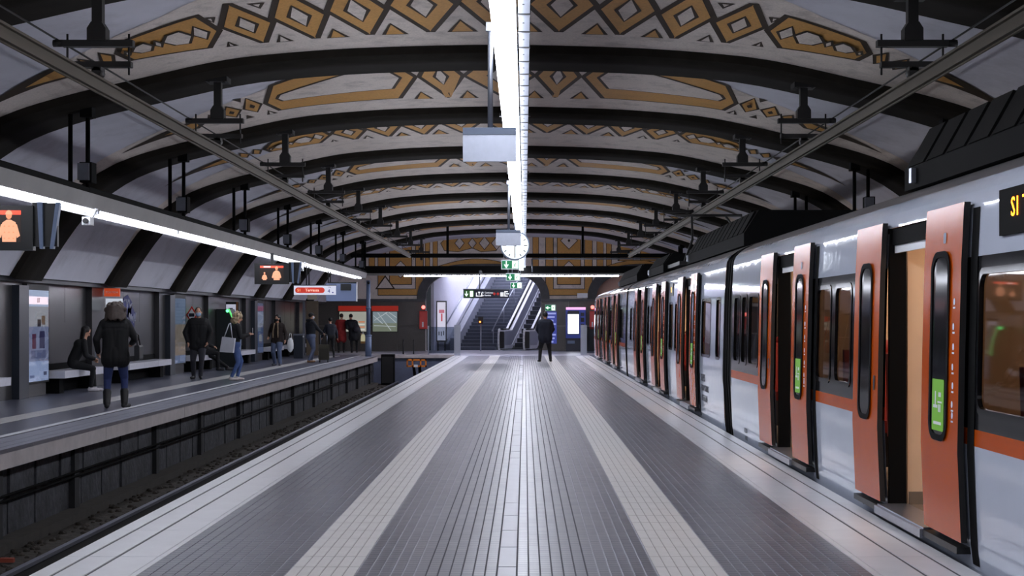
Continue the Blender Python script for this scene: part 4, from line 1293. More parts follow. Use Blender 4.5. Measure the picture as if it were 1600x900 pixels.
# ------------------------------------------------------------------ things on the side platform
def wall_case(name, label, y, w_, z0, z1, rects, side_panel=True):
    t = thing(name, label, 'poster', (WL + .1, y, 0))
    MB().box(0, .1, -w_ / 2 - .04, w_ / 2 + .04, z0 - .04, z1 + .12).obj('frame', 'dark', t)
    if side_panel:
        MB().box(-.04, .14, -w_ / 2 - .6, -w_ / 2 - .05, 0, 2.2).obj('side_panel', 'granite2', t)
    for a, b, c, d, m_ in rects:
        MB().box(.1, .104, -w_ / 2 + w_ * a, -w_ / 2 + w_ * b, z0 + (z1 - z0) * c, z0 + (z1 - z0) * d).obj('print', m_, t)
    MB().box(.112, .116, -w_ / 2, w_ / 2, z0, z1).obj('glass', 'clearglass', t)
    MB().box(0, .08, -w_ / 2 + .1, w_ / 2 - .1, 0, z0 - .05).obj('plinth', 'granite', t)
    return t
def em(rgb, s=.55): return emis('print', rgb, s)
w_ = em((225, 228, 240), .5)
p1 = wall_case('poster_case', 'tall lit white poster case nearest on the granite wall', 29.5, 1.25, .3, 2.12,
    [(0, 1, 0, .22, em((196, 202, 226), .4)), (0, 1, .22, .6, em((170, 168, 190), .3)), (0, 1, .6, .82, em((206, 196, 190), .4)), (0, 1, .82, 1, w_),
     (.05, .98, .845, .93, em((236, 206, 190), .5))])
for k, (a, b, c, d, rgb) in enumerate(((.2, .38, .36, .52, (120, 60, 84)), (.55, .8, .36, .55, (70, 60, 96)), (.45, .62, .6, .68, (80, 62, 60)), (.65, .82, .62, .72, (160, 120, 90)), (.15, .85, .25, .34, (130, 128, 156)), (.1, .3, .04, .07, (120, 130, 170)), (.75, .9, .06, .1, (90, 90, 120)))):
    MB().box(.104, .107, -.625 + 1.25 * a, -.625 + 1.25 * b, .3 + 1.82 * c, .3 + 1.82 * d).obj('print', em(rgb, .3), p1)
text('LIT', .13, 'red', p1, (.108, 0, .3 + 1.82 * .887), (PI / 2, 0, PI / 2), 'lettering')
p2 = wall_case('poster_case', 'poster case with blue sky over tan ground left of the masked man', 41.6, 1.35, .3, 2.12,
    [(0, 1, 0, .12, em((170, 176, 200), .3)), (0, 1, .12, .26, em((196, 166, 140), .35)), (0, 1, .26, .6, em((176, 152, 126), .3)), (0, 1, .6, 1, em((148, 160, 172), .3)), (.2, .4, .85, .93, em((70, 80, 110), .2))])
p3 = wall_case('poster_case', 'pale lavender poster case between the blonde woman and the scarfed person', 54.2, 1.3, .3, 2.12,
    [(0, 1, 0, .5, em((110, 124, 160), .25)), (0, 1, .5, 1, em((158, 152, 176), .3)), (.1, .9, .84, .92, em((150, 90, 110), .3))])
t = thing('wall_sign', 'small orange sign over a white panel projecting above the curly haired person', 'sign', (WL + .12, 34.4, 1.8))
MB().box(0, .36, 0, .06, .27, .46).obj('orange_panel', mat('sign_orange', (196, 76, 40), .5, emit=.25), t)
MB().box(.04, .42, -.02, .04, -.05, .22).obj('white_panel', em((190, 196, 206), .35), t)
text('SORTIDA', .07, 'white', t, (.18, -.004, .365), name='lettering')
g = thing('graffiti', 'blue and white graffiti tags on the granite wall', 'graffiti', (WL - .02, 36.9, 1.5))
m_ = MB()
gb = mat('graffiti_blue', (30, 36, 104), .6)
gw = mat('graffiti_white', (170, 172, 190), .6)
for yy, zz, a, b in ((0, .35, .45, .3), (.35, .05, .4, .35)):
    m_ = MB().prism([(yy - a, zz - b * .6), (yy + a * .7, zz - b), (yy + a, zz + b * .4), (yy + a * .1, zz + b), (yy - a * .8, zz + b * .7)], 'x', 0, .006)
    m_.obj('blue_patch', gb, g)
rb = random.Random(5)
for yy, zz in ((0, .42), (.4, .08)):
    m_ = MB(); p = Vector((.01, yy - .4, zz))
    for k in range(16):
        q = Vector((.01, yy - .4 + .055 * k, zz + rb.uniform(-.14, .14)))
        m_.cyl(p, q, .014, 5); p = q
    m_.obj('white_scribble', gw, g)
t = thing('metro_sign', 'red and white diamond shaped sign behind the masked man', 'sign', (WL + .13, 43.4, 1.66))
MB().prism([(-.17, 0), (0, -.26), (.17, 0), (0, .26)], 'y', 0, .04).obj('red_diamond', 'red', t)
MB().prism([(-.12, 0), (0, -.19), (.12, 0), (0, .19)], 'y', -.01, 0).obj('white_diamond', 'white', t)
MB().box(-.08, .08, -.02, -.01, -.05, .05).obj('dark_bar', 'darkblue', t)
MB().box(-.14, -.1, 0, .04, -.03, .03).obj('bracket', 'dark', t)
t = thing('vending_machine', 'dark vending machine with a curved green light strip by the wall', 'vending machine', (WL + .12, 46.9, 0))
MB().prism([(0, 0), (.62, 0), (.62, 1.1), (.57, 1.45), (.4, 1.86), (0, 1.86)], 'y', 0, .9).obj('body', mat('machine_dark', (26, 32, 34), .4), t)
gs = emis('machine_green', (90, 200, 110), .5)
pts = [(.4, -.02, 1.86), (.49, -.02, 1.65), (.57, -.02, 1.45), (.605, -.02, 1.25), (.62, -.02, 1.1), (.62, -.02, .9)]
MB().tube(pts, .03, 6).obj('light_strip', gs, t)
MB().sphere((.36, -.02, 1.8), .05).obj('status_lamp', emis('green_lamp', (90, 255, 140), 1.4), t)
MB().box(.62, .64, .1, .8, .15, .9).obj('front_panel', 'bluegrey', t)
MB().box(.62, .635, .2, .8, .95, 1.08).obj('screen', em((130, 140, 120), .25), t)
t = thing('notice_board', 'small white notice on a stand behind the vending machine', 'notice', (WL + .32, 48.15, 0))
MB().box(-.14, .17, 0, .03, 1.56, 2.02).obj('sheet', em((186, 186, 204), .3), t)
MB().box(-.06, .08, -.005, 0, 1.7, 1.9).obj('print', 'granite2', t)
MB().box(.19, .24, 0, .04, .0, 2.1).obj('stand', mat('stand_tan', (150, 96, 60), .5), t)
MB().box(-.16, .26, .03, .05, 1.55, 2.1).obj('backing', 'dark', t)
t = thing('notice_column', 'narrow pale notice column near the far corner of the side platform', 'notice', (WL + .9, 62.3, 0))
MB().box(-.2, .3, 0, .08, 0, 2.3).obj('column', mat('column_tan', (104, 92, 76), .5, noise=.1), t)
MB().box(-.35, -.25, -.02, .1, 0, 2.3).obj('post', 'galv', t)
MB().box(-.15, .25, -.01, 0, 2.36, 2.62).obj('top_panel', mat('cream_panel', (206, 196, 176), .5), t)
MB().box(-.1, .1, .02, .06, 2.3, 2.4).obj('stem', 'dark', t)
t = thing('ticket_post', 'small steel validator post behind the scarfed person', 'ticket post', (-8.85, 57.5, 0))
MB().box(-.18, .18, 0, .3, 0, .9).obj('body', 'granite2', t)
MB().box(-.2, .2, -.02, .32, .9, .96).obj('top', 'galv', t)
MB().sphere((.2, -.02, .85), .035).obj('lamp', 'white', t)

# televisions under the trough
def tv(x, y, z, w_, h_, label, persons):
    t = thing('hanging_television', label, 'television', (x, y, z), math.radians(4))
    MB().box(-w_ / 2 - .14, w_ / 2 + .14, 0, .14, -h_ / 2 - .1, h_ / 2 + .06).obj('housing', 'black', t)
    MB().box(-w_ / 2, w_ / 2, -.006, 0, -h_ / 2, h_ / 2).obj('screen', emis('tv_dark', (30, 20, 16), .5), t)
    MB().box(-w_ / 2, w_ / 2, -.01, -.006, h_ / 2 - .05, h_ / 2).obj('banner', emis('tv_red', (220, 70, 50), .8), t)
    MB().box(-w_ * .35, -w_ * .05, -.012, -.01, h_ / 2 - .04, h_ / 2 - .012).obj('banner_text', emis('tv_white', (240, 200, 190), .8), t)
    tp = emis('tv_person', (220, 150, 116), .5)
    th_ = emis('tv_head', (214, 130, 94), .5)
    for cx_, s in persons:
        m_ = MB()
        q0 = -h_ / 2
        m_.prism([(cx_ - .075 * s, q0), (cx_ + .08 * s, q0), (cx_ + .085 * s, q0 + .16 * s), (cx_ + .075 * s, q0 + .225 * s), (cx_ + .02 * s, q0 + .255 * s), (cx_ - .025 * s, q0 + .255 * s), (cx_ - .075 * s, q0 + .22 * s), (cx_ - .08 * s, q0 + .15 * s)], 'y', -.011, -.008, 0)
        for sg in (-1, 1):
            m_.prism([(cx_ + sg * .06 * s, q0 + .215 * s), (cx_ + sg * .09 * s, q0 + .2 * s), (cx_ + sg * .125 * s, q0 + .07 * s), (cx_ + sg * .09 * s, q0 + .045 * s), (cx_ + sg * .075 * s, q0 + .1 * s)], 'y', -.0125, -.0085, 0)
        m_.prism([(cx_ + .034 * s * math.cos(k * PI / 6), q0 + .305 * s + .044 * s * math.sin(k * PI / 6)) for k in range(12)], 'y', -.0145, -.0125, 1)
        m_.prism([(cx_ + .04 * s * math.cos(k * PI / 8), q0 + .315 * s + .05 * s * math.sin(k * PI / 8)) for k in range(9)], 'y', -.0155, -.0135, 0)
        for k in range(9):
            m_.prism(rrect(.018 * s, .014 * s, .004 * s, 1, cx_ + (-.05 + .05 * (k % 3)) * s, q0 + (.04 + .07 * (k // 3)) * s), 'y', -.0135, -.0115, 1)
        m_.obj('pictured_figure', [tp, th_], t)
    for dx in (w_ / 2 + .22, w_ / 2 + .34):
        m_ = MB().prism([(dx, -h_ / 2 - .08), (dx + .04, -h_ / 2 - .08), (dx + .0 + (.03 if dx < w_ / 2 + .3 else .12), h_ / 2 + .1), (dx - .03 + (.0 if dx < w_ / 2 + .3 else .1), h_ / 2 + .1)], 'y', .0, .1)
        m_.obj('bracket', 'bluegrey', t)
    MB().box(w_ / 2 + .12, w_ / 2 + .42, .05, .12, -h_ / 2 - .05, h_ / 2 + .1).obj('mount', 'black', t)
    MB().box(-.04, .04, .05, .1, h_ / 2 + .06, 3.2 - z).obj('hanger', 'black', t)
tv(-6.46, 17.8, 2.67, .72, .38, 'hanging television on the left edge showing a figure in orange light', [(.22, 1.05), (-.2, .8)])
tv(-6.36, 37, 2.70, .58, .36, 'farther hanging television showing two figures on a black screen', [(.12, .95), (-.18, .55)])
for y, x, lab in ((21.9, -6.5, 'white security camera hanging under the near end of the trough'), (42.8, -6.5, 'white security camera hanging under the trough beyond the televisions')):
    t = thing('security_camera', lab, 'camera', (x, y, 3.0))
    MB().box(-.06, .06, -.1, .1, -.06, .06).obj('body', 'white', t)
    MB().cyl((0, -.1, 0), (0, -.14, 0), .04, 10).obj('lens', 'black', t)
    MB().cyl((.04, .05, .05), (.1, .1, .17), .02, 8).cyl((.1, .1, .17), (.1, .1, .2), .03, 8).obj('bracket', 'white', t)
t = thing('line_sign', 'white hanging sign with a red pill reading S1 Terrassa', 'sign', (-6.42, 45, 2.42))
MB().box(-.64, .64, 0, .06, -.14, .14).obj('panel', em((190, 192, 206), .35), t)
MB().box(-.66, .66, -.01, .07, .14, .17).obj('top_rail', 'darkblue', t)
MB().prism(rrect(.9, .17, .08, 5, -.15, 0), 'y', -.006, 0).obj('red_pill', mat('pill_red', (190, 52, 38), .5, emit=.25), t)
text('S1', .12, em((235, 170, 120), .6), t, (-.48, -.008, 0), name='lettering')
text('Terrassa', .12, em((235, 190, 170), .6), t, (-.08, -.008, 0), name='lettering')
text('4', .16, mat('sign_blue', (50, 54, 150), .5), t, (.43, -.004, -.03), name='lettering')
text('Via', .06, mat('sign_blue', (50, 54, 150), .5), t, (.45, -.004, .09), name='lettering')
MB().box(.53, .57, -.004, 0, -.09, -.05).obj('pictogram', mat('sign_blue', (50, 54, 150), .5), t)
for dx in (-.26, -.18):
    MB().box(dx - .015, dx + .015, .02, .05, .17, .775).obj('hanger', 'blackmat', t)
t = thing('departure_board', 'blue grey departure board hanging beyond the S1 Terrassa sign', 'display board', (-6.15, 50, 2.45))
MB().box(-.6, .42, 0, .12, -.3, .3).obj('panel', em((92, 104, 136), .22), t)
MB().box(-.5, .44, -.01, .13, .3, .34).obj('top_rail', 'black', t)
MB().box(-.1, .25, -.06, 0, .06, .28).obj('screen', 'black', t)
MB().box(.42, .45, -.01, .13, -.31, .34).obj('edge', 'white', t)
for dx in (-.53, -.46):
    MB().box(dx - .015, dx + .015, .03, .07, .2, .745).obj('hanger', 'blackmat', t)
t = thing('support_pole', 'blue grey steel pole at the end of the side platform', 'pole', (-6.42, 60.4, 0))
MB().cyl((0, 0, 0), (0, 0, .85), .13, 14).obj('base', 'bluegrey', t)
MB().cyl((0, 0, .85), (0, 0, 3.12), .085, 14).obj('shaft', 'bluegrey', t)
MB().cyl((0, 0, .83), (0, 0, .89), .14, 14).cyl((0, 0, 1.95), (0, 0, 2.02), .11, 14).obj('collar', 'bluegrey', t)
MB().sphere((.02, -.1, 3.02), .06).obj('lamp_head', 'black', t)

# ------------------------------------------------------------------ things at the end wall
YW = Y_END - .11
def info_panel(x0, x1, label, kind):
    t = thing('information_panel', label, 'information panel', ((x0 + x1) / 2, YW, 0))
    hw = (x1 - x0) / 2
    MB().box(-hw - .03, hw + .03, -.05, 0, ez(519), ez(486)).obj('frame', 'dark', t)
    MB().box(-hw - .05, hw + .05, -.1, 0, ez(486), ez(478)).obj('red_header', mat('hdr', (206, 52, 32), .5, emit=.08), t)
    if kind == 0:
        MB().box(-hw, hw, -.056, -.05, ez(518), ez(487)).obj('sheet', em((176, 178, 164), .22), t)
        for k in range(4):
            MB().box(hw * .35, hw * .8, -.06, -.056, ez(516 - 4 * k), ez(514 - 4 * k)).obj('print', em((190, 120, 80) if k % 2 else (200, 200, 190), .35), t)
    else:
        MB().box(-hw, hw, -.056, -.05, ez(518), ez(487)).obj('sheet', em((140, 156, 160), .2), t)
        rb = random.Random(9)
        rd = em((196, 204, 204), .2)
        for a, b in (((-.9, .1), (.2, .95)), ((-.6, .9), (.5, -.9)), ((-.95, .6), (-.2, -.2)), ((.0, .9), (.9, -.1)), ((-.9, -.4), (.9, -.5)), ((.3, .95), (.95, .4))):
            zc, zh = (ez(518) + ez(487)) / 2, (ez(487) - ez(518)) / 2
            MB().cyl((a[0] * hw, -.058, zc + a[1] * zh), (b[0] * hw, -.058, zc + b[1] * zh), .02, 6).obj('street_line', rd, t)
        MB().box(-hw, hw, -.0575, -.056, ez(518), ez(505)).obj('print', em((140, 150, 128), .15), t)
info_panel(ex(531), ex(575), 'pale information panel with red header behind the two people', 0)
info_panel(ex(583), ex(621), 'street map panel with red header right of the steel pole', 1)
for x0, x1, lab in ((656, 668, 'red fire extinguisher cabinet on the stone left of the stairs'), (921, 930, 'red fire extinguisher cabinet beside the train end')):
    t = thing('fire_cabinet', lab, 'fire cabinet', (ex((x0 + x1) / 2), YW, 0))
    hw = (x1 - x0) / 2 * EM
    MB().box(-hw, hw, -.2, 0, ez(514), ez(486)).obj('body', 'red', t)
    MB().box(-hw + .03, hw - .03, -.215, -.2, ez(512), ez(488)).obj('door', mat('red2', (214, 70, 64), .4), t)
    MB().box(-hw * .3, hw * .1, -.22, -.215, ez(511), ez(503)).obj('lettering', 'white', t)
    MB().sphere((0, -.1, ez(480)), .09).obj('lamp', emis('red_lamp', (255, 120, 110), 1.2), t)
    MB().box(-.08, .08, -.1, 0, ez(484), ez(478)).obj('lamp_base', 'red', t)
t = thing('poster_case', 'narrow white poster case with red figure at the left of the stairs', 'poster', (ex(689.5), 71.2, 0))
MB().box(-.25, .25, -.06, .0, ez(534), ez(470)).obj('frame', 'black', t)
MB().box(-.2, .2, -.066, -.06, ez(532), ez(472)).obj('sheet', em((176, 174, 188), .5), t)
for a, b, c, d, m_ in ((-.12, .14, 484, 489, (186, 110, 126)), (-.02, .05, 490, 502, (190, 80, 90)), (-.14, -.09, 518, 524, (70, 70, 80)), (-.03, .02, 518, 525, (70, 70, 80)), (.08, .13, 517, 524, (70, 70, 80))):
    MB().box(a, b, -.07, -.066, ez(d), ez(c)).obj('print', em(m_, .3), t)
MB().box(-.2, -.14, -.05, 0, 0, ez(534)).box(.14, .2, -.05, 0, 0, ez(534)).obj('stand', 'black', t)
# ticket machine
t = thing('ticket_machine', 'blue ticket machine with a glowing white touch screen', 'ticket machine', (ex(899), YW, 0))
MB().box(-.47, .47, -.5, 0, .62, 2.1).obj('body', 'blue', t)
MB().box(-.47, .47, -.48, 0, 0, .62).obj('base', 'darkblue', t)
MB().box(-.47, .47, -.53, -.5, 1.98, 2.1).obj('header', em((214, 150, 190), .7), t)
MB().prism(rrect(.56, 1.14, .06, 4, -.12, 1.36), 'y', -.52, -.5).obj('screen_bezel', 'darkblue', t)
MB().box(-.38, .14, -.524, -.52, .84, 1.76).obj('screen', emis('ticket_screen', (232, 240, 250), 1.6), t)
m_ = em((150, 170, 210), .6)
for x0, x1, z0, z1 in ((-.38, .14, 1.55, 1.565), (-.38, .14, 1.3, 1.315), (-.38, .14, 1.08, 1.09), (-.125, -.115, .84, 1.3)):
    MB().box(x0, x1, -.527, -.524, z0, z1).obj('screen_line', m_, t)
for z0, z1, m_ in ((1.68, 1.84, 'darkblue'), (1.4, 1.6, 'black'), (1.1, 1.3, 'black'), (.88, 1.0, 'black')):
    MB().box(.24, .4, -.52, -.5, z0, z1).obj('slot_panel', m_, t)
MB().box(-.4, -.05, -.49, -.48, .36, .5).obj('tray', 'bluegrey', t)
t = thing('blue_panel', 'tall blue information panel on the pillar behind the standing man', 'information panel', (ex(862), YW, 0))
MB().box(-.24, .24, -.04, 0, .35, 1.9).obj('panel', em((52, 62, 140), .35), t)
for k in range(9):
    MB().box(-.2, .2 - .06 * (k % 3), -.046, -.04, 1.76 - .17 * k, 1.84 - .17 * k).obj('print', em((150, 158, 206), .35), t)
t = thing('security_camera', 'white security camera box on the ledge above the ticket machine', 'camera', (ex(911), Y_END - .3, ez(463)))
MB().box(-.3, .2, -.3, .0, -.08, .14).obj('body', 'white', t)
MB().box(-.05, .05, 0, .06, -.12, -.08).obj('bracket', 'steel', t)
t = thing('signal_post', 'slim post with a small red lamp in front of the stairs', 'post', (ex(751.5), 70.6, 0))
MB().cyl((0, 0, 0), (0, 0, 1.5), .035, 10).obj('pole', 'steel', t)
MB().box(-.12, .12, -.05, .05, 1.3, 1.65).obj('head', 'dark', t)
MB().sphere((-.03, -.06, 1.4), .045).obj('lamp', emis('amber', (255, 90, 40), 4), t)
# glass barriers at the platform end
def barrier(x, y, dirn, label):
    t = thing('glass_barrier', label, 'barrier', (x, y, 0))
    MB().box(-.13, .13, -.1, .1, 0, 1.28).obj('post', 'steel', t)
    MB().box(.14 * dirn if dirn > 0 else -1.2, 1.2 if dirn > 0 else -.14, -.01, .01, .08, 1.2).obj('glass_panel', 'clearglass', t)
    MB().box(min(1.2 * dirn, 1.26 * dirn), max(1.2 * dirn, 1.26 * dirn), -.04, .04, 0, 1.25).obj('end_post', 'steel', t)
barrier(-2.86, 62.4, -1, 'steel post and glass barrier left at the platform end before the stairs')
barrier(2.52, 63.0, 1, 'steel post and glass barrier right at the platform end beside the train')
for x_, lab in ((-5.3, 'thin black bollard left above the track pit wall'), (-4.85, 'thin black bollard right above the track pit wall')):
    t = thing('bollard', lab, 'bollard', (x_, 64.2, 0))
    MB().cyl((0, 0, 0), (0, 0, .62), .03, 8).obj('post', 'black', t)
    MB().cyl((0, 0, .62), (0, 0, .64), .045, 8).obj('cap', 'black', t)
# rear wall behind the viewer closes the hall
struct(MB().box(-11, 10.5, Y_BACK - .3, Y_BACK, -1.3, 6).obj('wall_rear', 'mosaic'), 'rear end wall of the hall')
struct(MB().box(9.3, 9.6, PY0, Y_END, -1.3, 2.4).obj('wall_right', 'granite'), 'dark granite wall behind the train')
# ------------------------------------------------------------------ people
def capsule(m_, a, b, ra, rb_, n=14):
    a, b = Vector(a), Vector(b)
    d = b - a
    L = d.length
    d = d / L if L > 1e-6 else Vector((0, 0, 1))
    u = d.cross(Vector((0, 0, 1)) if abs(d.z) < .9 else Vector((1, 0, 0))).normalized()
    t_ = d.cross(u)
    rings = []
    for k in range(5):
        an = -PI / 2 + PI / 2 * k / 4
        rings.append((a + d * (ra * math.sin(an)), ra * math.cos(an)))
    for k in range(5):
        an = PI / 2 * k / 4
        rings.append((b + d * (rb_ * math.sin(an)), rb_ * math.cos(an)))
    vs, fs = [], []
    for c, r in rings:
        r = max(r, 1e-4)
        for i in range(n):
            th = 2 * PI * i / n
            vs.append(c + (u * math.cos(th) + t_ * math.sin(th)) * r)
    k = len(rings)
    for j in range(k - 1):
        for i in range(n):
            fs.append((j * n + i, j * n + (i + 1) % n, (j + 1) * n + (i + 1) % n, (j + 1) * n + i))
    fs.append(tuple(range(n))[::-1]); fs.append(tuple((k - 1) * n + i for i in range(n)))
    m_.add(vs, fs)
def segdist(P, a, b, ra, rb_):
    a, b = np.array(a, float), np.array(b, float)
    d = b - a
    L2 = float(d @ d) + 1e-9
    t_ = np.clip(((P - a) @ d) / L2, 0, 1)
    return np.linalg.norm(P - (a + t_[:, None] * d), axis=1) - (ra + (rb_ - ra) * t_)
def voxel(prims, name, vox, slots, parent, smooth=3, balls=()):
    """prims: (a, b, ra, rb, slot) capsules -> one continuous remeshed surface, material by nearest capsule"""
    m_ = MB()
    for p in prims:
        capsule(m_, *p[:4])
    for c, r, sl, Rm in balls:
        m_.sphere(c, r, 0, 14, 10, Rm)
    tmp = bpy.data.objects.new('tmp', m_.mesh('tmp', []))
    col.objects.link(tmp)
    md = tmp.modifiers.new('r', 'REMESH'); md.mode = 'VOXEL'; md.voxel_size = vox; md.use_smooth_shade = True
    ms = tmp.modifiers.new('s', 'SMOOTH'); ms.factor = .5; ms.iterations = smooth
    bpy.context.view_layer.update()
    me = bpy.data.meshes.new_from_object(tmp.evaluated_get(bpy.context.evaluated_depsgraph_get()))
    bpy.data.objects.remove(tmp)
    me.name = name
    me.materials.clear()
    for x in slots:
        me.materials.append(x)
    npoly = len(me.polygons)
    C_ = np.empty(npoly * 3); me.polygons.foreach_get('center', C_); C_ = C_.reshape(-1, 3)
    best = np.full(npoly, 1e9); idx = np.zeros(npoly, int)
    for p in prims:
        d = segdist(C_, *p[:4]); k = d < best - 1e-4
        best[k] = d[k]; idx[k] = p[4]
    for c, r, sl, Rm in balls:
        r = (r, r, r) if isinstance(r, (int, float)) else r
        q = C_ - np.array(c)
        if Rm is not None:
            q = q @ np.array(Rm)
        d = (np.linalg.norm(q / np.array(r), axis=1) - 1) * min(r); k = d < best - 1e-4
        best[k] = d[k]; idx[k] = sl
    me.polygons.foreach_set('material_index', idx)
    me.polygons.foreach_set('use_smooth', [True] * npoly)
    return link(name, me, parent)
def ik(a, b, l1, l2, hint):
    a, b = Vector(a), Vector(b)
    d = b - a
    L = min(d.length, (l1 + l2) * .999)
    dn = d.normalized()
    x = (l1 * l1 - l2 * l2 + L * L) / (2 * L)
    h = math.sqrt(max(l1 * l1 - x * x, 0))
    hv = Vector(hint); hv = (hv - dn * hv.dot(dn))
    hv = hv.normalized() if hv.length > 1e-5 else Vector((0, 1, 0))
    return a + dn * x + hv * h
def person(label, loc, heading, H, top, bottom, shoe, skin=None, hair=(30, 24, 22), hairlen=.05, hairvol=1.0, lean=(0, 0), pelvis=None, feet=None, hands=None, knee=None,
           look=(0, 1, 0), coat=0.0, bulk=1.0, boots=0.0, toe=None, mask=None, hood=None, cap=None, vox=.011, elbow=None, group='people waiting on the platforms', shirt=None, legw=1.0):
    """local frame: faces +y, x to the person's right; heading turns +y"""
    s = H / 1.72
    t = thing('person', label, 'person', loc, heading, group)
    sk = M[skin or 'skin']
    def cm(rgb, nm='cloth'): return mat('%s_%d_%d_%d' % ((nm,) + tuple(rgb)), rgb, .85, noise=.12, nscale=14)
    slots = [sk, cm(top), cm(bottom), mat('shoe_%d_%d_%d' % tuple(shoe), shoe, .5)]
    pel = Vector(pelvis or (0, 0, .93 * s))
    ch = pel + Vector((lean[0] * .6, lean[1] * .6, .36 * s))
    if pelvis and abs(lean[1]) > .2:
        ch.z -= abs(lean[1]) * .15
    nk = pel + Vector((lean[0], lean[1], (.54 if abs(lean[1]) < .2 else .5) * s))
    lk = Vector(look).normalized()
    hd = nk + Vector((lk.x * .03, lk.y * .03, .155 * s))
    B = bulk
    P = []
    P.append((pel + Vector((-.075 * s, 0, 0)), pel + Vector((.075 * s, 0, 0)), .115 * s * B, .115 * s * B, 2 if coat <= 0 else 1))
    for k in (-1, 0, 1):
        P.append((pel + Vector((.06 * k * s, 0, .06)), ch + Vector((.085 * k * s, 0, 0)), .105 * s * B, .12 * s * B, 1))
    P.append((ch + Vector((-.1 * s, 0, .06 * s)), ch + Vector((.1 * s, 0, .06 * s)), .115 * s * B, .115 * s * B, 1))
    P.append((nk + Vector((-.145 * s, 0, -.045 * s)), nk + Vector((.145 * s, 0, -.045 * s)), .062 * s * B, .062 * s * B, 1))
    P.append((nk + Vector((0, 0, -.03)), hd + Vector((0, 0, -.06)), .055 * s, .05 * s, 0))
    # head with jaw, nose, ears
    rt = lk.cross(Vector((0, 0, 1))).normalized(); up = rt.cross(lk)
    Rm = Matrix((rt, lk, up)).transposed()
    balls = [(hd + up * .03, (.078 * s, .095 * s, .112 * s), 0, Rm), (hd - up * .045 * s + lk * .025 * s, (.058 * s, .068 * s, .07 * s), 0, Rm)]
    P.append((hd + lk * .095 * s + up * .02, hd + lk * .108 * s - up * .012, .011, .015, 0))
    for k in (-1, 1):
        P.append((hd + rt * .078 * s * k + up * .025, hd + rt * .08 * s * k - up * .015, .014, .012, 0))
    # legs
    feet = feet or ((-.11, 0), (.11, 0))
    toe = toe or ((-.12, 1), (.12, 1))
    for k, f, td in ((-1, feet[0], toe[0]), (1, feet[1], toe[1])):
        hip = pel + Vector((.09 * k * s, 0, -.04 * s))
        an = Vector((f[0], f[1], (f[2] if len(f) > 2 else 0) + .085 * s))
        kn = ik(hip, an, .43 * s, .42 * s, knee or (.15 * k, 1, 0))
        P.append((hip, kn, .09 * s * (B * .5 + .5) * legw, .062 * s * legw, 2))
        P.append((kn, an, .06 * s * legw, .045 * s * legw, 2))
        tv_ = Vector((td[0], td[1], 0)).normalized()
        if len(td) > 2:
            tv_ = Vector(td).normalized()
        heel = an + Vector((0, 0, -.045 * s)) - tv_ * .035
        P.append((heel, an + tv_ * .15 * s + Vector((0, 0, -.055 * s)), .04 * s, .034 * s, 3))
        P.append((an + Vector((0, 0, .0)), heel, .046 * s, .042 * s, 3))
        if boots:
            P.append((an, an + (kn - an).normalized() * boots, .06 * s, .07 * s, 3))
        if coat > 0:
            P.append((hip, hip.lerp(kn, min(coat, 1.0)), .115 * s * B, .112 * s * B, 1))
    if coat > 0:
        P.append((pel, pel + Vector((0, .0, -.38 * s * coat)), .13 * s * B, .13 * s * B, 1))
        for k in (-1, 1):
            P.append((ch + Vector((.06 * k * s, 0, 0)), pel + Vector((.075 * k * s, 0, -.1 * s)), .118 * s * B, .122 * s * B, 1))
    # arms and hands
    hands = hands or ((-.3, .05, .8 * s), (.3, .05, .8 * s))
    for k, h in ((-1, hands[0]), (1, hands[1])):
        sh = nk + Vector((.185 * k * s, 0, -.07 * s))
        h = Vector(h)
        d = h - sh
        if d.length > .545 * s:
            h = sh + d.normalized() * .545 * s
        el = ik(sh, h, .29 * s, .26 * s, (elbow[0 if k < 0 else 1] if elbow else (.6 * k, -1, -.2)))
        P.append((sh, el, .062 * s * B, .05 * s * B, 1))
        P.append((el, h, .05 * s * B, .04 * s * (B * .5 + .5), 1))
        f = (h - el).normalized()
        sd = f.cross(Vector((0, 0, 1))); sd = sd.normalized() if sd.length > .05 else Vector((1, 0, 0))
        if abs(f.z) > .6:
            sd = Vector((0, 1, 0)) - f * f.y; sd.normalize()
        pn = f.cross(sd)
        pc = h + f * .055 * s
        P.append((h + f * .01, pc + sd * .012, .026 * s, .028 * s, 0)); P.append((h + f * .01, pc - sd * .012, .026 * s, .028 * s, 0))
        for q, ln in ((-.03, .055), (-.01, .068), (.011, .064), (.031, .048)):
            b0 = pc + sd * q * s + f * .02
            b1 = b0 + f * ln * .55 * s + pn * .008
            P.append((b0, b1, .0105, .0095, 0)); P.append((b1, b1 + f * ln * .4 * s + pn * .02, .0095, .008, 0))
        P.append((h + f * .02 + sd * .028, h + f * .05 * s + sd * .055, .013, .011, 0)); P.append((h + f * .05 * s + sd * .055, h + f * .085 * s + sd * .06, .0105, .009, 0))
    voxel(P, 'body', vox, slots, t, 2, balls)
    # face details
    m_ = MB()
    for k in (-1, 1):
        m_.sphere(hd + lk * .088 * s + rt * .03 * k + up * .03, .009, 0, 8, 5)
    m_.obj('eyes', 'black', t)
    if mask:
        m_ = MB(); m_.sphere(hd + lk * .045 * s - up * .035, (.068 * s, .075 * s, .062 * s), 0, 14, 9, Rm)
        m_.obj('face_mask', mat('mask_%d' % mask[0], mask, .8), t)
    else:
        m_ = MB(); m_.cyl(hd + lk * .086 * s - up * .05 - rt * .02, hd + lk * .086 * s - up * .05 + rt * .02, .005, 6)
        m_.obj('mouth', mat('lips', (140, 80, 74), .6), t)
    # hair
    hm = mat('hair_%d_%d_%d' % tuple(hair), hair, .6, noise=.35, nscale=30)
    hb = [(hd + up * .052 - lk * .018, (.09 * s * (hairvol * .5 + .5), .1 * s * (hairvol * .4 + .6), .098 * s), 0, Rm)]
    rb = random.Random(int(H * 1000))
    PH = []
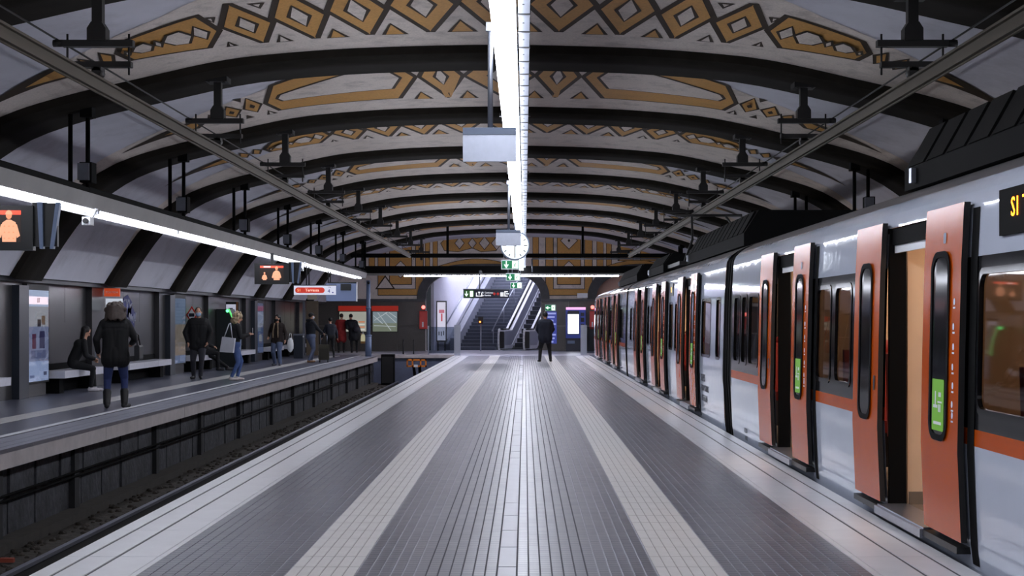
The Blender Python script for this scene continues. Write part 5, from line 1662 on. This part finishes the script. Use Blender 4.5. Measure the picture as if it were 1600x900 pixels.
    if hairlen > .06:
        for k in range(16):
            a = PI * (.12 + .76 * k / 15)
            off = rt * math.cos(a) * .08 * s * hairvol - lk * math.sin(a) * .085 * s * hairvol
            p0 = hd + up * .05 + off
            p1 = hd - Vector((0, 0, 1)) * (hairlen * rb.uniform(.75, 1.05)) + off * (1.0 + .25 * hairvol) - Vector((lk.x, lk.y, 0)) * .02
            PH.append((p0, p1, .03 * s * min(hairvol, 1.2), .016 * s * min(hairvol, 1.2), 0))
    if hairvol > 1.25:
        for k in range(110):
            a, z_ = rb.uniform(0, 2 * PI), rb.uniform(-1.1 * hairlen, .12)
            rr = .092 * hairvol * math.sqrt(max(.05, 1 - ((z_ + .06) / .21) ** 2)) * rb.uniform(.85, 1.1)
            off = rt * math.cos(a) * rr - lk * abs(math.sin(a)) * rr * .95
            hb.append((hd + up * (z_ + .02) + off * rb.uniform(.8, 1.22) - lk * .01, rb.uniform(.02, .04), 0, None))
    voxel(PH, 'hair', .010, [hm], t, 1 if hairvol < 1.25 else 0, hb)
    if hood:
        m_ = MB()
        for k in range(12):
            a = PI * (.05 + .9 * k / 11)
            m_.sphere(nk + Vector((0, 0, .03)) + rt * math.cos(a) * .13 - lk * math.sin(a) * .12, (.05, .05, .045), 0, 8, 6)
        m_.obj('hood', mat('hood_%d' % hood[0], hood, .95, noise=.3, nscale=40), t)
    if cap:
        m_ = MB(); m_.sphere(hd + up * .062 * s - lk * .01, (.095 * s, .108 * s, .08 * s), 0, 14, 8, Rm)
        m_.prism([(-.06, 0), (.06, 0), (.05, .08), (-.05, .08)], 'z', 0, .012)
        k0 = len(m_.v) - 8
        for i in range(k0, len(m_.v)):
            v = Vector(m_.v[i]); m_.v[i] = tuple(hd + rt * v.x + lk * (.085 * s + v.y) + up * (.055 + v.z))
        m_.obj('cap', mat('cap_%d' % cap[0], cap, .8), t)
    return t, dict(nk=nk, hd=hd, pel=pel, s=s)

BK = (14, 14, 16)
# 1 curly haired person seen from behind
R_ = math.radians
t, j = person('person with long curly dark hair in black coat and boots, seen from behind', (-7.12, 25.6, 0), R_(12), 1.80, (13, 13, 15), (40, 52, 96), (20, 19, 20), hair=(62, 50, 44), hairlen=.17, hairvol=1.55, coat=.24, bulk=1.22, boots=.2,
       feet=((-.14, -.06), (.15, .05)), toe=((-.15, 1), (.5, 1)), hands=((-.3, .12, .98), (.26, .3, 1.12)), vox=.01, legw=1.08)
b = thing('handbag', 'small black handbag under the arm of the curly haired person', 'bag', (-6.72, 25.62, .96))
MB().prism(rrect(.09, .26, .03, 3, 0, 0), 'y', -.13, .13).obj('body', mat('bag_black', (26, 26, 30), .5), b)
MB().tube([(0, -.1, .12), (-.02, -.06, .32), (-.02, .06, .32), (0, .1, .12)], .012, 6).obj('strap', mat('bag_black', (26, 26, 30), .5), b)
# 2 seated with phone
t, j = person('seated dark haired person in black bent over a phone on the bench', (-9.62, 31.35, 0), R_(-72), 1.68, (18, 19, 22), (15, 16, 20), (205, 200, 205), hair=(24, 20, 20), hairlen=.34, hairvol=1.05, lean=(0, .22), pelvis=(0, 0, .615), bulk=1.12,
       feet=((-.1, .44), (.12, .36)), toe=((-.1, 1), (.1, 1)), hands=((-.1, .42, .68), (.1, .42, .7)), look=(.1, .85, -.5), vox=.01, elbow=((-.8, -.3, -.6), (.8, -.3, -.6)))
ph = thing('phone', 'dark phone in the hands of the seated person', 'phone', (-9.1, 31.22, .8), R_(-72))
MB().prism(rrect(.075, .15, .012, 3, 0, 0), 'y', -.005, .005).obj('body', 'black', ph)
MB().prism(rrect(.065, .13, .006, 2, 0, 0), 'y', -.007, -.005).obj('screen', emis('phone_screen', (120, 130, 150), .4), ph)
# 3 masked man
t, j = person('man in black jacket and grey trousers wearing a pale blue face mask', (-8.40, 37.9, 0), R_(187), 1.80, (15, 15, 18), (52, 52, 60), (22, 22, 24), hair=(48, 38, 32), hairlen=.04, bulk=1.38, coat=.1, mask=(150, 176, 206),
       feet=((-.05, .02), (.14, -.16)), toe=((-.2, 1), (.3, 1)), hands=((-.24, .14, .95), (.26, .12, .95)), vox=.011, legw=1.15, elbow=((-1, -.3, -.1), (1, -.3, -.1)))
# 3b seated behind, leg stretched
t, j = person('person in black sitting behind the masked man with one leg stretched out', (-9.62, 44.0, 0), R_(-80), 1.76, (16, 16, 19), (20, 20, 24), (30, 30, 34), hair=(30, 26, 24), lean=(0, .06), pelvis=(0, 0, .625), bulk=1.15,
       feet=((-.12, .72), (.12, .45)), toe=((-.1, 1), (.1, 1)), hands=((-.12, .3, .72), (.14, .3, .72)), vox=.014)
# 4 blonde
t, j = person('blonde person in black jacket and blue jeans looking at a phone', (-7.3, 37.1, 0), R_(-75), 1.66, (18, 18, 22), (70, 92, 142), (206, 196, 194), hair=(178, 156, 124), hairlen=.16, hairvol=1.4, lean=(0, .05), bulk=1.15,
       feet=((-.08, .06), (.08, -.1)), toe=((-.1, 1), (.15, 1)), hands=((-.06, .34, 1.16), (.08, .33, 1.14)), look=(0, .9, -.35), vox=.011, elbow=((-.6, -.5, -1), (.6, -.5, -1)), legw=1.0)
ph = thing('phone', 'pale phone in the hands of the blonde person', 'phone', (-6.88, 37.2, 1.24), R_(-75))
MB().prism(rrect(.075, .15, .012, 3, 0, 0), 'y', -.005, .005).obj('body', 'white', ph)
MB().prism(rrect(.065, .13, .006, 2, 0, 0), 'y', -.007, -.005).obj('screen', 'black', ph)
b = thing('tote_bag', 'white cloth tote bag hanging from the shoulder of the blonde person', 'bag', (-7.42, 36.78, .72), R_(-12))
bm = mat('tote', (190, 192, 200), .9, noise=.06, nscale=8)
m_ = MB(); m_.add([(-.2, -.05, 0), (.15, -.05, -.02), (.2, -.03, .34), (-.14, -.03, .38), (-.2, .05, 0), (.15, .05, -.02), (.2, .03, .34), (-.14, .03, .38)], [(0, 1, 2, 3), (7, 6, 5, 4), (0, 4, 5, 1), (1, 5, 6, 2), (2, 6, 7, 3), (3, 7, 4, 0)])
m_.obj('body', bm, b)
MB().tube([(-.1, 0, .36), (.0, .08, .7), (.03, .1, .72), (.12, 0, .34)], .012, 6).obj('strap', bm, b)
# 5 scarfed person
t, j = person('person with dark head scarf and wide jeans carrying a white bag', (-8.2, 48.8, 0), R_(168), 1.64, (36, 26, 24), (92, 104, 134), (60, 60, 70), hair=(20, 18, 20), hairlen=.14, hairvol=1.15, bulk=1.2, coat=.15, mask=(30, 28, 30),
       feet=((-.14, .12), (.12, -.08)), toe=((-.2, 1), (.2, 1)), vox=.013, legw=1.35, hands=((-.3, .06, .85), (.27, .1, .95)))
m_ = MB()
for x_ in (-.07, .08):
    m_.tube([(x_ * .8, .1, j['nk'].z), (x_ * 1.1, .17, 1.15), (x_ * 1.15, .17, .92)], .022, 6)
m_.obj('bag_straps', mat('strap_tan', (150, 130, 104), .8), t)
b = thing('shopping_bag', 'white oval bag hanging beside the scarfed person', 'bag', (-7.76, 48.7, .48))
m_ = MB(); m_.sphere((0, 0, .2), (.11, .07, .24), 0, 14, 10)
m_.obj('body', 'white', b)
MB().tube([(-.05, 0, .4), (-.02, 0, .58), (.03, 0, .58), (.05, 0, .4)], .01, 6).obj('handle', 'white', b)
# 6 man with suitcase
t, j = person('person in dark hooded jacket and jeans resting a hand on a suitcase', (-7.62, 52.4, 0), R_(-55), 1.72, (24, 26, 34), (96, 106, 132), (150, 112, 78), hair=(20, 20, 22), cap=(18, 18, 20), mask=(190, 190, 196), bulk=1.3, hood=(24, 26, 34),
       feet=((-.12, .08), (.1, -.12)), toe=((-.2, 1), (.2, 1)), hands=((-.2, .2, .86), (.12, .42, 1.02)), vox=.013, legw=1.15)
b = thing('suitcase', 'olive black trolley suitcase beside the jacketed person', 'suitcase', (-7.14, 52.3, 0), R_(8))
cm_ = mat('suitcase', (58, 54, 42), .6, noise=.1)
MB().prism(rrect(.38, .55, .05, 4, 0, .36), 'y', -.13, .13).obj('shell', cm_, b)
MB().box(-.15, .15, -.15, -.13, .12, .5).obj('front_pocket', mat('suitcase2', (46, 43, 34), .7), b)
for x_ in (-.14, .14):
    MB().cyl((x_ - .02, 0, .045), (x_ + .02, 0, .045), .045, 12).obj('wheel', 'black', b)
    MB().cyl((x_ * .8, .08, .6), (x_ * .8, .08, .98), .01, 6).obj('handle_tube', 'steel', b)
MB().cyl((-.115, .08, .98), (.115, .08, .98), .014, 8).obj('handle', 'black', b)
# 7 shorter dark person with pale collar
t, j = person('shorter person in dark blue jacket walking past the dark wall', (-7.78, 59.0, 0), R_(25), 1.55, (26, 30, 42), (18, 18, 22), (40, 40, 48), hair=(16, 15, 16), bulk=1.25, lean=(0, .04), feet=((-.1, .12), (.1, -.12)), vox=.015, mask=(170, 174, 190),
       hands=((-.3, .2, .8), (.3, .05, .75)))
# 8 red coat
t, j = person('person in long red coat reading the information panel', (-8.4, 67.4, 0), R_(10), 1.74, (136, 32, 30), (20, 18, 20), (30, 26, 26), hair=(34, 26, 24), hairlen=.05, coat=.75, bulk=1.2, vox=.016, hands=((-.16, .2, 1.12), (.16, .22, 1.1)), look=(.4, 1, 0))
# 9 dark coat
t, j = person('person in long dark coat leaning towards the information panel', (-7.78, 67.2, 0), R_(14), 1.72, (26, 28, 34), (18, 18, 22), (24, 24, 26), hair=(22, 20, 20), coat=.55, bulk=1.4, lean=(-.14, .1), vox=.016, hands=((-.18, .2, 1.05), (.34, .02, .8)), look=(-.3, 1, -.2))
b = thing('shoulder_bag', 'dark round shoulder bag on the back of the person in the dark coat', 'bag', (-7.62, 66.86, .98))
m_ = MB(); m_.sphere((0, 0, .1), (.16, .08, .14), 0, 12, 8); m_.obj('body', mat('bag_grey', (48, 48, 56), .6), b)
MB().tube([(.08, .05, .2), (-.1, .12, .45), (-.25, .2, .5)], .014, 6).obj('strap', 'black', b)
b = thing('shopping_bag', 'pale yellow shopping bag held low by the person in the dark coat', 'bag', (-7.38, 67.15, .42))
MB().prism([(-.1, .1), (.1, .1), (.09, .34), (.05, .42), (-.05, .42), (-.09, .34)], 'y', -.06, .06).obj('body', em((206, 200, 160), .15), b)  # slight glow put into the bag colour, no lamp inside
MB().prism([(-.1, 0), (.1, 0), (.1, .1), (-.1, .1)], 'y', -.06, .06).obj('bottom', mat('bag_tan', (150, 110, 60), .7), b)
MB().tube([(-.04, 0, .42), (0, 0, .5), (.04, 0, .42)], .01, 6).obj('handle', 'white', b)
# 10 man on the island platform
t, j = person('man in navy jacket and black trousers standing on the island platform', (.74, 53.2, 0), R_(4), 1.74, (22, 26, 42), (22, 22, 26), (14, 14, 16), hair=(26, 24, 24), cap=(18, 19, 26), mask=(210, 212, 220), bulk=1.5, coat=.08, vox=.013,
       feet=((-.2, 0), (.19, .02)), toe=((-.3, 1), (.3, 1)), hands=((-.18, .3, 1.0), (.2, .28, .98)), legw=1.22, elbow=((-1, -.4, -.2), (1, -.4, -.2)))
